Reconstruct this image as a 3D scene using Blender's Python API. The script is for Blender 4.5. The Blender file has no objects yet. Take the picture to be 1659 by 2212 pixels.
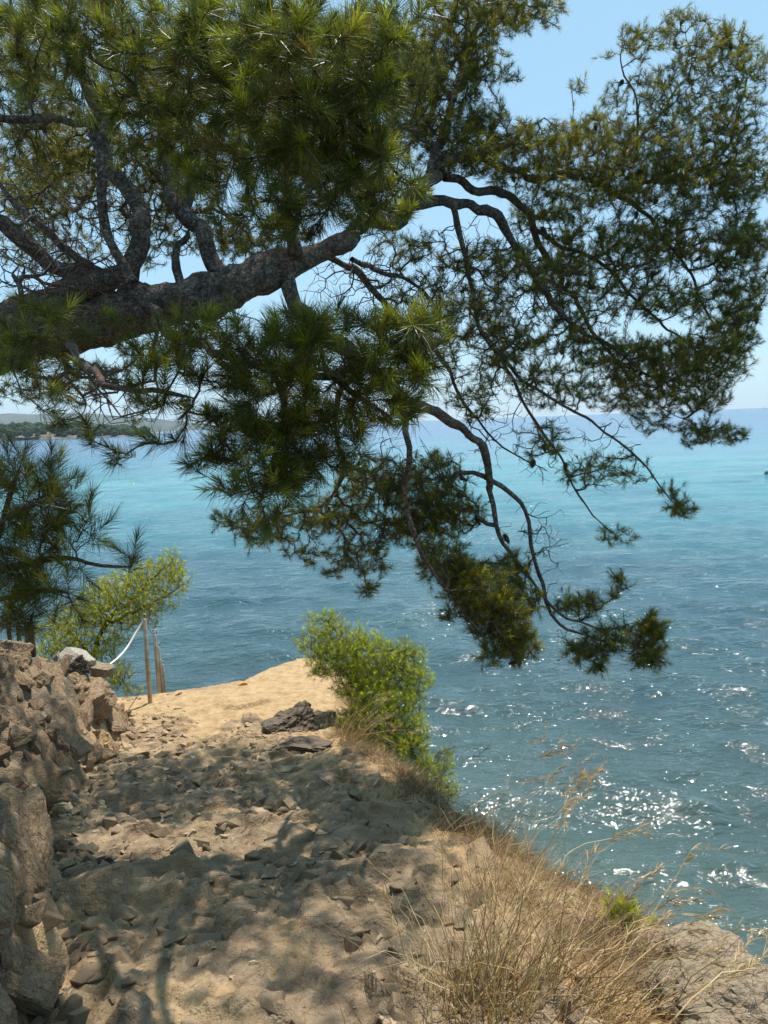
import bpy, bmesh, math
import numpy as np
from mathutils import Matrix, Vector

# ------------------------------------------------------------------ camera
scene = bpy.context.scene
COL = scene.collection
PITCH, ROLL = math.radians(7.2), math.radians(2.2)
CAM = np.array([0.0, 0.0, 7.0])
FPX = 711 / 1024                                   # focal length in image heights
_f = np.array([0, math.cos(PITCH), -math.sin(PITCH)])
_u0 = np.array([0, math.sin(PITCH), math.cos(PITCH)])
_r0 = np.array([1.0, 0, 0])
_r = _r0 * math.cos(ROLL) - _u0 * math.sin(ROLL)
_u = _u0 * math.cos(ROLL) + _r0 * math.sin(ROLL)
cd = bpy.data.cameras.new('camera')
cd.sensor_fit = 'VERTICAL'
cd.sensor_height = 36
cd.lens = 36 * FPX
cd.clip_start = 0.05
cd.clip_end = 60000
co = bpy.data.objects.new('camera', cd)
COL.objects.link(co)
co.matrix_world = Matrix(((_r[0], _u[0], -_f[0], CAM[0]), (_r[1], _u[1], -_f[1], CAM[1]),
                          (_r[2], _u[2], -_f[2], CAM[2]), (0, 0, 0, 1)))
scene.camera = co

# ------------------------------------------------------------------ sky, sun, exposure
SUN_EL, SUN_AZ = math.radians(70), math.radians(26)      # azimuth clockwise from +Y
world = bpy.data.worlds.new('World')
scene.world = world
world.use_nodes = True
wn = world.node_tree
for n in list(wn.nodes):
    wn.nodes.remove(n)
sky = wn.nodes.new('ShaderNodeTexSky')
sky.sky_type = 'NISHITA'
sky.sun_disc = False
sky.sun_elevation = SUN_EL
sky.sun_rotation = SUN_AZ
sky.air_density = 1.0
sky.dust_density = 0.2
sky.altitude = 300
sky.ozone_density = 1.0
bg = wn.nodes.new('ShaderNodeBackground')
bg.inputs[1].default_value = 0.125
wo = wn.nodes.new('ShaderNodeOutputWorld')
thin = wn.nodes.new('ShaderNodeMix')          # flat pale blue painted into the whole sky, evening horizon against zenith
thin.data_type = 'RGBA'
thin.inputs[0].default_value = 0.62
thin.inputs[7].default_value = (2.75, 4.9, 6.2, 1)
wn.links.new(sky.outputs[0], thin.inputs[6])
wn.links.new(thin.outputs[2], bg.inputs[0])
wn.links.new(bg.outputs[0], wo.inputs[0])
sd = bpy.data.lights.new('sun', 'SUN')
sd.energy = 5.0
sd.angle = math.radians(0.53)
sd.color = (1.0, 0.95, 0.87)
so = bpy.data.objects.new('sun', sd)
COL.objects.link(so)
sdir = Vector((math.sin(SUN_AZ) * math.cos(SUN_EL), math.cos(SUN_AZ) * math.cos(SUN_EL), math.sin(SUN_EL)))
so.rotation_euler = sdir.to_track_quat('Z', 'Y').to_euler()
so.location = (0, 0, 40)
vs = scene.view_settings
vs.view_transform = 'Standard'
vs.look = 'None'
vs.exposure = 0.38
vs.gamma = 1
vs.use_curve_mapping = False
cy = scene.cycles
cy.max_bounces = 6
cy.diffuse_bounces = 3
cy.glossy_bounces = 3
cy.transmission_bounces = 3
cy.transparent_max_bounces = 4
cy.caustics_reflective = False
cy.caustics_refractive = False

# ------------------------------------------------------------------ helpers
def ray(X, Y):
    """direction through a point of the photograph (in its 1659 x 2212 view), depth 1 along the optical axis"""
    return _f + (X - 829.5) / 2212 / FPX * _r - (Y - 1106) / 2212 / FPX * _u

def at(X, Y, d):
    return CAM + d * ray(X, Y)

def nrm(v):
    v = np.asarray(v, float)
    return v / np.maximum(np.linalg.norm(v, axis=-1, keepdims=True), 1e-9)

_prm = np.random.default_rng(7).permutation(4096)
_val = np.random.default_rng(8).random(4096) * 2 - 1

def vnoise(p):
    """value noise, p (..., 2 or 3)"""
    p = np.asarray(p, float)
    i = np.floor(p).astype(np.int64)
    t = p - i
    t = t * t * t * (t * (t * 6 - 15) + 10)
    dim = p.shape[-1]
    def h(off):
        k = _prm[(i[..., 0] + off[0]) & 4095]
        k = _prm[(k + i[..., 1] + off[1]) & 4095]
        if dim == 3:
            k = _prm[(k + i[..., 2] + off[2]) & 4095]
        return _val[k]
    if dim == 2:
        a = h((0, 0)) * (1 - t[..., 0]) + h((1, 0)) * t[..., 0]
        b = h((0, 1)) * (1 - t[..., 0]) + h((1, 1)) * t[..., 0]
        return a * (1 - t[..., 1]) + b * t[..., 1]
    r = []
    for z in (0, 1):
        a = h((0, 0, z)) * (1 - t[..., 0]) + h((1, 0, z)) * t[..., 0]
        b = h((0, 1, z)) * (1 - t[..., 0]) + h((1, 1, z)) * t[..., 0]
        r.append(a * (1 - t[..., 1]) + b * t[..., 1])
    return r[0] * (1 - t[..., 2]) + r[1] * t[..., 2]

def fbm(p, octaves=4, gain=0.5, ridged=False):
    p = np.asarray(p, float)
    s, a, out = 1.0, 1.0, 0.0
    for k in range(octaves):
        n = vnoise(p * s + 17.3 * k)
        out = out + a * ((1 - 2 * np.abs(n)) if ridged else n)
        s *= 2.03
        a *= gain
    return out

def sstep(a, b, x):
    t = np.clip((x - a) / (b - a), 0, 1)
    return t * t * (3 - 2 * t)

def mesh_np(name, verts, quads=None, tris=None, attrs=None, smooth=False):
    verts = np.asarray(verts, np.float32).reshape(-1, 3)
    loops, starts, pos = [], [], 0
    for fa, k in ((quads, 4), (tris, 3)):
        if fa is not None and len(fa):
            fa = np.asarray(fa, np.int32).reshape(-1, k)
            loops.append(fa.ravel())
            starts.append(pos + np.arange(len(fa), dtype=np.int32) * k)
            pos += fa.size
    loops = np.concatenate(loops)
    starts = np.concatenate(starts)
    me = bpy.data.meshes.new(name)
    me.vertices.add(len(verts))
    me.vertices.foreach_set('co', verts.ravel())
    me.loops.add(len(loops))
    me.loops.foreach_set('vertex_index', loops)
    me.polygons.add(len(starts))
    me.polygons.foreach_set('loop_start', starts)
    me.update(calc_edges=True)
    if smooth:
        me.polygons.foreach_set('use_smooth', np.ones(len(starts), bool))
    else:
        me.polygons.foreach_set('use_smooth', np.zeros(len(starts), bool))
    for an, (ty, data) in (attrs or {}).items():
        a = me.attributes.new(an, ty, 'POINT')
        a.data.foreach_set('color' if ty == 'FLOAT_COLOR' else 'value', np.asarray(data, np.float32).ravel())
    return me

def link(name, me, material=None, parent=None, kind=None, label=None, cat=None, group=None, loc=None):
    o = bpy.data.objects.new(name, me)
    COL.objects.link(o)
    if material and me is not None and not me.materials:
        me.materials.append(material)
    if parent:
        o.parent = parent
    if loc is not None:
        o.location = loc
    for k, v in (('kind', kind), ('label', label), ('category', cat), ('group', group)):
        if v:
            o[k] = v
    return o

def tube(pts, rad, sides, phase=0.0, bump=None):
    """verts and quads of one tapered tube, closed by tapering at its end"""
    pts = np.asarray(pts, float)
    rad = np.asarray(rad, float)
    n = len(pts)
    t = nrm(np.gradient(pts, axis=0))
    ref = np.array([0.31, 0.2, 0.93]) if abs(nrm(pts[-1] - pts[0])[2]) < 0.8 else np.array([0.9, 0.4, 0.1])
    a = nrm(np.cross(t, ref))
    b = np.cross(t, a)
    ang = np.arange(sides) / sides * 2 * math.pi + phase
    rr = rad[:, None] * np.ones(sides)
    ring = a[:, None, :] * np.cos(ang)[None, :, None] + b[:, None, :] * np.sin(ang)[None, :, None]
    v = pts[:, None, :] + ring * rr[..., None]
    if bump is not None:
        v = v + ring * (rr * bump(v))[..., None]
    i = np.arange(n - 1)[:, None] * sides + np.arange(sides)[None, :]
    j = np.arange(n - 1)[:, None] * sides + (np.arange(sides) + 1)[None, :] % sides
    q = np.stack([i, j, j + sides, i + sides], -1).reshape(-1, 4)
    return v.reshape(-1, 3), q

class Acc:
    def __init__(self):
        self.v, self.q, self.t, self.n = [], [], [], 0
    def add(self, v, q=None, t=None):
        if q is not None and len(q):
            self.q.append(np.asarray(q) + self.n)
        if t is not None and len(t):
            self.t.append(np.asarray(t) + self.n)
        self.v.append(np.asarray(v, float))
        self.n += len(v)
    def mesh(self, name, smooth=False, attrs=None):
        return mesh_np(name, np.concatenate(self.v), np.concatenate(self.q) if self.q else None,
                       np.concatenate(self.t) if self.t else None, attrs, smooth)

def catmull(pts, step):
    """pts (n, k): smooth curve through the points, about `step` apart (first three columns are x y z)"""
    p = np.asarray(pts, float)
    p = np.vstack([2 * p[0] - p[1], p, 2 * p[-1] - p[-2]])
    out = []
    for i in range(1, len(p) - 2):
        d = np.linalg.norm(p[i + 1, :3] - p[i, :3])
        k = max(2, int(d / step))
        t = (np.arange(k) / k)[:, None]
        a, b, c, e = p[i - 1], p[i], p[i + 1], p[i + 2]
        out.append(0.5 * (2 * b + (c - a) * t + (2 * a - 5 * b + 4 * c - e) * t ** 2 + (3 * b - a - 3 * c + e) * t ** 3))
    out.append(p[-2][None])
    return np.concatenate(out)

# ------------------------------------------------------------------ materials
class NT:
    def __init__(self, name):
        self.m = bpy.data.materials.new(name)
        self.m.use_nodes = True
        self.t = self.m.node_tree
        for n in list(self.t.nodes):
            self.t.nodes.remove(n)
        self.out = self.t.nodes.new('ShaderNodeOutputMaterial')
    def n(self, ty, ins=None, **props):
        nd = self.t.nodes.new(ty)
        for k, v in props.items():
            setattr(nd, k, v)
        for k, v in (ins or {}).items():
            s = nd.inputs[k]
            if hasattr(v, 'is_output') or isinstance(v, bpy.types.NodeSocket):
                self.t.links.new(v, s)
            else:
                s.default_value = v
        return nd
    def noise(self, vec, scale, detail=4, rough=0.55, dist=0.0):
        return self.n('ShaderNodeTexNoise', {'Vector': vec, 'Scale': scale, 'Detail': detail, 'Roughness': rough, 'Distortion': dist}).outputs['Fac']
    def ramp(self, fac, stops, interp='LINEAR'):
        nd = self.n('ShaderNodeValToRGB', {'Fac': fac})
        cr = nd.color_ramp
        cr.interpolation = interp
        while len(cr.elements) < len(stops):
            cr.elements.new(0.5)
        for e, (p, c) in zip(cr.elements, stops):
            e.position = p
            e.color = (*c, 1) if len(c) == 3 else c
        return nd.outputs['Color']
    def mix(self, fac, a, b, blend='MIX'):
        nd = self.n('ShaderNodeMix', data_type='RGBA', blend_type=blend)
        for k, v in ((0, fac), (6, a), (7, b)):
            s = nd.inputs[k]
            if isinstance(v, bpy.types.NodeSocket):
                self.t.links.new(v, s)
            else:
                s.default_value = v if k == 0 else ((*v, 1) if len(v) == 3 else v)
        return nd.outputs[2]
    def math(self, op, a, b=0.0, clamp=False):
        nd = self.n('ShaderNodeMath', {0: a, 1: b}, operation=op, use_clamp=clamp)
        return nd.outputs[0]
    def scale(self, vec, s):
        return self.n('ShaderNodeMapping', {'Vector': vec, 'Scale': s}).outputs[0]
    def bump(self, h, strength, dist, normal=None):
        ins = {'Height': h, 'Strength': strength, 'Distance': dist}
        if normal is not None:
            ins['Normal'] = normal
        return self.n('ShaderNodeBump', ins).outputs[0]
    def principled(self, **ins):
        nd = self.n('ShaderNodeBsdfPrincipled', ins)
        self.t.links.new(nd.outputs[0], self.out.inputs[0])
        return nd
    def pos(self):
        return self.n('ShaderNodeNewGeometry').outputs['Position']
    def obj(self):
        return self.n('ShaderNodeTexCoord').outputs['Object']
    def attr(self, name, out='Fac'):
        return self.n('ShaderNodeAttribute', attribute_name=name).outputs[out]

def m_ground():
    t = NT('dusty ground')
    p = t.pos()
    big = t.noise(p, 1.3, 4)
    mid = t.noise(p, 9, 5, 0.6)
    fine = t.noise(p, 70, 4, 0.65)
    grit = t.n('ShaderNodeTexVoronoi', {'Vector': p, 'Scale': 85.0}, feature='F1')
    sand = t.ramp(mid, [(0.3, (0.32, 0.205, 0.10)), (0.5, (0.46, 0.31, 0.16)), (0.72, (0.56, 0.40, 0.225))])
    sand = t.mix(t.math('MULTIPLY', fine, 0.3), sand, (0.36, 0.26, 0.16))
    rock = t.ramp(t.noise(t.scale(p, (3, 6, 22)), 2.2, 5, 0.65), [(0.28, (0.105, 0.077, 0.053)), (0.5, (0.225, 0.165, 0.108)), (0.75, (0.36, 0.265, 0.17))])
    rk = t.attr('rocky')
    c = t.mix(rk, sand, rock)
    peb = t.math('GREATER_THAN', t.noise(p, 26, 2), 0.63)
    pc = t.ramp(grit.outputs['Color'], [(0.0, (0.14, 0.10, 0.07)), (1.0, (0.44, 0.36, 0.26))])
    c = t.mix(t.math('MULTIPLY', peb, 0.45), c, pc)
    lit = t.ramp(t.noise(p, 60, 4, 0.7), [(0.3, (0.07, 0.042, 0.025)), (0.7, (0.21, 0.135, 0.08))])
    c = t.mix(t.attr('litter'), c, lit)
    cl = t.ramp(t.noise(t.scale(p, (2, 2, 9)), 1.5, 6, 0.62), [(0.25, (0.07, 0.055, 0.04)), (0.5, (0.2, 0.15, 0.1)), (0.75, (0.36, 0.27, 0.17))])
    c = t.mix(t.attr('cliff'), c, cl)
    h = t.math('ADD', t.math('MULTIPLY', mid, 1.0), t.math('MULTIPLY', fine, 0.35))
    h = t.math('ADD', h, t.math('MULTIPLY', grit.outputs['Distance'], -0.12))
    h = t.math('ADD', h, t.math('MULTIPLY', t.noise(p, 28, 4, 0.6), 0.5))
    t.principled(**{'Base Color': c, 'Roughness': 0.95, 'Specular IOR Level': 0.15, 'Normal': t.bump(h, 1.0, 0.032)})
    return t.m

def m_rock(name, cols, dust=0.5, scale=1.0, rust=0.35):
    t = NT(name)
    o = t.obj()
    ri = t.n('ShaderNodeObjectInfo').outputs['Random']
    v = t.n('ShaderNodeVectorMath', {0: o, 1: t.n('ShaderNodeCombineXYZ', {'X': t.math('MULTIPLY', ri, 31.0), 'Y': t.math('MULTIPLY', ri, 17.0)}).outputs[0]}, operation='ADD').outputs[0]
    st = t.noise(t.scale(v, (2.0, 2.6, 9)), 2.2 * scale, 6, 0.68, 0.6)
    n2 = t.noise(v, 9 * scale, 6, 0.7)
    c = t.ramp(st, [(0.26, cols[0]), (0.5, cols[1]), (0.74, cols[2])])
    c = t.mix(t.math('MULTIPLY', t.ramp(t.noise(v, 3.2 * scale, 4), [(0.5, (0, 0, 0)), (0.68, (1, 1, 1))]), rust), c, (0.24, 0.115, 0.045))
    c = t.mix(0.55, c, t.ramp(n2, [(0.25, (0.35, 0.34, 0.32)), (0.75, (1.25, 1.22, 1.18))]), 'MULTIPLY')
    c = t.mix(t.math('MULTIPLY', t.math('SUBTRACT', 1.0, ri), 0.25), c, cols[1])
    nz = t.n('ShaderNodeSeparateXYZ', {0: t.n('ShaderNodeNewGeometry').outputs['Normal']}).outputs[2]
    df = t.math('MULTIPLY', t.ramp(t.math('ADD', nz, t.math('MULTIPLY', t.math('SUBTRACT', n2, 0.5), 0.7)), [(0.55, (0, 0, 0)), (0.9, (1, 1, 1))]), dust)
    c = t.mix(df, c, (0.40, 0.295, 0.18))
    wv = t.mix(0.35 / scale, v, t.n('ShaderNodeTexNoise', {'Vector': v, 'Scale': 4.0 * scale, 'Detail': 3.0}).outputs['Color'], 'ADD')
    crk = t.n('ShaderNodeTexVoronoi', {'Vector': t.scale(wv, (0.8, 1.1, 2.6)), 'Scale': 2.6 * scale}, feature='DISTANCE_TO_EDGE').outputs['Distance']
    cm = t.ramp(crk, [(0.0, (0, 0, 0)), (0.03, (1, 1, 1))])
    ck = t.math('MULTIPLY', t.math('SUBTRACT', 1.0, cm), t.ramp(t.noise(v, 2.3 * scale, 2), [(0.4, (0, 0, 0)), (0.6, (0.9, 0.9, 0.9))]))
    c = t.mix(ck, c, (0.04, 0.029, 0.021))
    h = t.math('ADD', t.math('MULTIPLY', st, 1.0), t.math('MULTIPLY', n2, 0.5))
    h = t.math('ADD', h, t.math('MULTIPLY', t.noise(v, 40 * scale, 3, 0.6), 0.10))
    h = t.math('ADD', h, t.math('MULTIPLY', cm, 0.2))
    t.principled(**{'Base Color': c, 'Roughness': 0.88, 'Specular IOR Level': 0.25, 'Normal': t.bump(h, 0.95, 0.035 / scale)})
    return t.m

def m_bark(name='pine bark', sc=1.0, cols=((0.04, 0.032, 0.027), (0.15, 0.12, 0.098), (0.30, 0.245, 0.20))):
    t = NT(name)
    p = t.pos()
    w = t.n('ShaderNodeTexNoise', {'Vector': p, 'Scale': 16.0 * sc, 'Detail': 4}).outputs['Color']
    v = t.mix(0.11 / sc, p, w, 'ADD')
    vo = t.n('ShaderNodeTexVoronoi', {'Vector': t.scale(v, (0.6, 1, 1)), 'Scale': 38 * sc}, feature='DISTANCE_TO_EDGE').outputs['Distance']
    vc = t.n('ShaderNodeTexVoronoi', {'Vector': t.scale(v, (0.6, 1, 1)), 'Scale': 38 * sc}, feature='F1').outputs['Color']
    plate = t.ramp(vo, [(0.0, (0, 0, 0)), (0.10, (1, 1, 1))])
    c = t.ramp(t.math('ADD', t.math('MULTIPLY', t.noise(p, 40 * sc, 4, 0.65), 0.7), t.math('MULTIPLY', t.noise(p, 6, 3), 0.35)), [(0.3, cols[0]), (0.52, cols[1]), (0.72, cols[2])])
    pv = t.ramp(vc, [(0.0, (0.62, 0.62, 0.62)), (1.0, (1.3, 1.3, 1.3))])
    c = t.mix(1.0, c, pv, 'MULTIPLY')
    c = t.mix(t.math('MULTIPLY', t.ramp(t.noise(p, 4.5, 3), [(0.5, (0, 0, 0)), (0.7, (1, 1, 1))]), 0.45), c, (0.20, 0.085, 0.045))
    c = t.mix(plate, t.mix(0.6, c, (0.018, 0.014, 0.012)), c)
    c = t.mix(t.math('MULTIPLY', t.ramp(t.noise(p, 11, 5, 0.65), [(0.5, (0, 0, 0)), (0.62, (1, 1, 1))]), 0.55), c, (0.03, 0.026, 0.024))
    h = t.math('ADD', t.math('MULTIPLY', plate, 0.6), t.math('MULTIPLY', t.noise(p, 55 * sc, 4, 0.7), 0.6))
    t.principled(**{'Base Color': c, 'Roughness': 0.9, 'Specular IOR Level': 0.2, 'Normal': t.bump(h, 0.9, 0.014 / sc)})
    return t.m

def m_twig():
    t = NT('twig bark')
    p = t.pos()
    c = t.ramp(t.noise(p, 30, 3), [(0.3, (0.05, 0.036, 0.028)), (0.7, (0.15, 0.115, 0.092))])
    t.principled(**{'Base Color': c, 'Roughness': 0.85, 'Specular IOR Level': 0.2})
    return t.m

def m_leaf(name, trans=0.4, rough=0.42, spec=0.4):
    t = NT(name)
    c = t.attr('tint', 'Color')
    b = t.n('ShaderNodeBsdfPrincipled', {'Base Color': c, 'Roughness': rough, 'Specular IOR Level': spec})
    tl = t.n('ShaderNodeBsdfTranslucent', {'Color': t.mix(1.0, c, (1.4, 1.5, 0.7), 'MULTIPLY')})
    mx = t.n('ShaderNodeMixShader', {0: trans, 1: b.outputs[0], 2: tl.outputs[0]})
    t.t.links.new(mx.outputs[0], t.out.inputs[0])
    return t.m

def m_plain(name, col, rough=0.6, metal=0.0, var=0.25, scale=20.0, spec=0.5, bump=0.0):
    t = NT(name)
    o = t.obj()
    n = t.noise(o, scale, 4, 0.6)
    lo = tuple(c * (1 - var) for c in col)
    hi = tuple(min(1, c * (1 + var)) for c in col)
    c = t.ramp(n, [(0.3, lo), (0.7, hi)])
    ins = {'Base Color': c, 'Roughness': rough, 'Metallic': metal, 'Specular IOR Level': spec}
    if bump:
        ins['Normal'] = t.bump(n, 0.6, bump)
    t.principled(**ins)
    return t.m

def m_water():
    t = NT('sea water')
    p = t.pos()
    sx = t.n('ShaderNodeSeparateXYZ', {0: p})
    d = t.math('SQRT', t.math('ADD', t.math('MULTIPLY', sx.outputs[0], sx.outputs[0]), t.math('MULTIPLY', sx.outputs[1], sx.outputs[1])))
    lg = t.math('LOGARITHM', d, 10.0)
    warp = t.math('MULTIPLY', t.math('SUBTRACT', t.noise(p, 0.02, 3), 0.5), 0.45)
    fac = t.math('DIVIDE', t.math('ADD', lg, warp), 4.0)
    L = lambda r: math.log10(r) / 4
    # the sea bed seen through the water: pale weed-covered rock by the shore, seagrass, a sand flat, then deep water
    c = t.ramp(fac, [(L(5), (0.13, 0.155, 0.12)), (L(9), (0.06, 0.09, 0.08)), (L(16), (0.04, 0.072, 0.074)), (L(34), (0.032, 0.085, 0.105)),
                     (L(58), (0.05, 0.175, 0.21)), (L(100), (0.062, 0.245, 0.285)), (L(190), (0.042, 0.18, 0.275)), (L(420), (0.03, 0.11, 0.235)), (L(3000), (0.02, 0.075, 0.20))])
    patch = t.ramp(t.noise(t.scale(p, (1, 1.6, 1)), 0.075, 5, 0.6, 0.4), [(0.36, (0.45, 0.55, 0.62)), (0.5, (0.9, 0.95, 0.95)), (0.7, (1.5, 1.35, 1.2))])
    c = t.mix(0.55, c, patch, 'MULTIPLY')
    w = t.scale(p, (0.75, 1.25, 1))
    h = t.math('MULTIPLY', t.noise(w, 1.1, 2, 0.5, 0.3), 0.16)
    h = t.math('ADD', h, t.math('MULTIPLY', t.noise(w, 3.2, 3, 0.5, 0.4), 0.095))
    h = t.math('ADD', h, t.math('MULTIPLY', t.noise(w, 10.0, 2, 0.5, 0.3), 0.026))
    t.principled(**{'Base Color': c, 'Roughness': t.math('MULTIPLY', fac, 0.2), 'IOR': 1.36, 'Specular IOR Level': 0.5, 'Normal': t.bump(h, 1.0, 1.0)})
    return t.m

M = {}
M['ground'] = m_ground()
M['rock'] = m_rock('outcrop rock', ((0.17, 0.11, 0.064), (0.40, 0.275, 0.165), (0.58, 0.43, 0.28)), 0.4, 1.4, 0.6)
M['stone'] = m_rock('path stone', ((0.15, 0.105, 0.066), (0.28, 0.20, 0.122), (0.42, 0.305, 0.185)), 0.7, 4.0, 0.25)
M['pebble'] = m_rock('loose pebbles', ((0.22, 0.165, 0.11), (0.36, 0.27, 0.175), (0.47, 0.36, 0.24)), 0.8, 6.0, 0.1)
M['darkrock'] = m_rock('dark rock', ((0.035, 0.03, 0.028), (0.10, 0.083, 0.07), (0.22, 0.175, 0.13)), 0.25, 2.4, 0.2)
M['palerock'] = m_rock('pale rock', ((0.33, 0.28, 0.22), (0.58, 0.52, 0.43), (0.74, 0.69, 0.6)), 0.1, 2.4, 0.1)
M['ledge'] = m_rock('ledge rock', ((0.14, 0.11, 0.08), (0.40, 0.315, 0.22), (0.58, 0.475, 0.345)), 0.3, 1.5, 0.2)
M['bark'] = m_bark()
M['twig'] = m_twig()
M['needle'] = m_leaf('pine needles', 0.38)
M['straw'] = m_leaf('dry grass blades', 0.2, 0.6, 0.25)
M['cone'] = m_plain('cone brown', (0.06, 0.036, 0.022), 0.8, 0, 0.4, 60)
M['steel'] = m_plain('weathered steel post', (0.42, 0.33, 0.23), 0.38, 0.75, 0.3, 14)
M['cable'] = m_plain('steel cable', (0.3, 0.27, 0.23), 0.45, 0.6, 0.2, 40)
M['rope'] = m_plain('white rope', (0.78, 0.78, 0.77), 0.6, 0, 0.08, 60)
M['wood'] = m_plain('weathered wood', (0.075, 0.052, 0.038), 0.85, 0, 0.4, 18, 0.2, 0.004)
M['water'] = m_water()
M['forest'] = m_plain('far pine forest', (0.035, 0.055, 0.025), 0.95, 0, 0.5, 0.08, 0.1)
M['shore'] = m_plain('far shore rock', (0.17, 0.14, 0.105), 0.95, 0, 0.5, 0.05, 0.1)
M['mount'] = m_plain('far hills', (0.07, 0.085, 0.06), 1.0, 0, 0.3, 0.002, 0.0)
M['buoy'] = m_plain('yellow buoy paint', (0.75, 0.62, 0.12), 0.45, 0, 0.1, 4)
M['buoydark'] = m_plain('dark green buoy paint', (0.05, 0.09, 0.06), 0.5, 0, 0.2, 4)
M['white'] = m_plain('white paint', (0.8, 0.8, 0.78), 0.5, 0, 0.05, 3)

# ------------------------------------------------------------------ the lie of the land
_RY = np.array([-2.0, 0.5, 1.5, 2.23, 2.56, 2.83, 3.35, 3.66, 4.36, 5.24, 5.84, 6.58, 7.3, 8.2, 9.0, 9.5, 10.5])
_RX = np.array([1.8, 1.6, 1.4, 1.24, 1.05, 0.88, 0.8, 0.6, 0.38, 0.06, -0.25, -0.55, -0.45, -0.45, -0.7, -0.98, -1.2])
_LY = np.array([-2.0, 1.6, 2.32, 2.66, 3.3, 4.31, 4.77, 5.31, 6.55, 7.31, 7.9, 8.6, 9.5])
_LX = np.array([-1.1, -1.17, -1.31, -1.45, -1.8, -2.25, -2.42, -2.42, -2.72, -2.95, -3.15, -3.5, -3.6])
_FX = np.array([-7.0, -4.2, -3.2, -2.77, -2.3, -1.89, -1.66, -1.26, -0.9, 0.0, 2.0])
_FY = np.array([8.2, 8.3, 8.45, 8.5, 8.66, 8.85, 9.4, 9.8, 9.75, 9.4, 9.0])

def prof(y):
    return np.where(y < 7.2, 5.4 - 0.22 * y, 5.4 - 0.22 * 7.2 - 0.06 * (y - 7.2))

def land(x, y):
    """smooth land surface: height, distance beyond the cliff edge, distance into the left bank"""
    x = np.asarray(x, float)
    y = np.asarray(y, float)
    p2 = np.stack([x, y], -1)
    wob = 0.10 * vnoise(p2 * 2.1) + 0.05 * vnoise(p2 * 6)
    xr = np.interp(y, _RY, _RX)
    xl = np.interp(y, _LY, _LX)
    yf = np.interp(x, _FX, _FY)
    dr = (x - xr) * 0.88 + wob * 0.6
    df = (y - yf) + wob * 0.5
    d = np.maximum(dr, df)
    z = prof(y) + 0.05 * vnoise(p2 * 0.9)
    # the right brow is a little rounded; by the camera a grassy shoulder runs out before the drop
    w = np.interp(y, [0, 2.6, 3.4, 4.5, 10], [0.5, 0.36, 0.26, 0.18, 0.1])
    w = np.where(df > dr, np.interp(x, [-5, -3.2, -2.7, -1.5], [1.6, 0.9, 0.12, 0.1]), w)
    g = np.clip(d, 0, None)
    drop = 0.6 * np.minimum(g, w) + 2.9 * np.clip(g - w, 0, None)
    drop = np.where((df > dr) & (x < -2.6), 0.75 * np.minimum(g, w) + 1.5 * np.clip(g - w, 0, None), drop)
    z = z - drop
    # left bank
    b = np.clip(xl - x + 0.12 * vnoise(p2 * 3.3) + 0.06 * vnoise(p2 * 8), 0, None)
    bh = np.interp(y, [-2, 1.0, 2.2, 3.1, 3.6, 4.3, 5.0, 6.5, 7.4, 8.0, 8.8], [0.9, 0.8, 0.72, 0.68, 0.5, 0.5, 0.9, 0.98, 0.7, 0.32, 0.1])
    st = np.interp(y, [2, 3, 3.6, 4.3, 5.2], [0.14, 0.16, 0.35, 0.45, 0.35])
    z = z + bh * (1 - np.exp(-b / st)) + np.clip(b - 0.5, 0, None) * 0.16 * np.clip((8.6 - y) / 3, 0, 1)
    return z, d, b

def gz(x, y):
    return float(land(np.array(x), np.array(y))[0])

def hit(X, Y):
    """the point of the land seen at a place in the photograph"""
    D = ray(X, Y)
    ds = np.concatenate([np.linspace(0.8, 14, 3000)])
    p = CAM + ds[:, None] * D
    z = land(p[:, 0], p[:, 1])[0]
    i = int(np.argmax(p[:, 2] < z))
    return p[i] if p[i, 2] < z[i] else CAM + 8 * D

ZG = {}

def gtrue(x, y):
    """height of the finished ground, stones and all"""
    xs, ys, z = ZG['xs'], ZG['ys'], ZG['z']
    x = np.atleast_1d(np.asarray(x, float))
    y = np.atleast_1d(np.asarray(y, float))
    j = np.clip(np.searchsorted(xs, x) - 1, 0, len(xs) - 2)
    i = np.clip(np.searchsorted(ys, y) - 1, 0, len(ys) - 2)
    tx = np.clip((x - xs[j]) / (xs[j + 1] - xs[j]), 0, 1)
    ty = np.clip((y - ys[i]) / (ys[i + 1] - ys[i]), 0, 1)
    return (z[i, j] * (1 - tx) + z[i, j + 1] * tx) * (1 - ty) + (z[i + 1, j] * (1 - tx) + z[i + 1, j + 1] * tx) * ty

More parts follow.
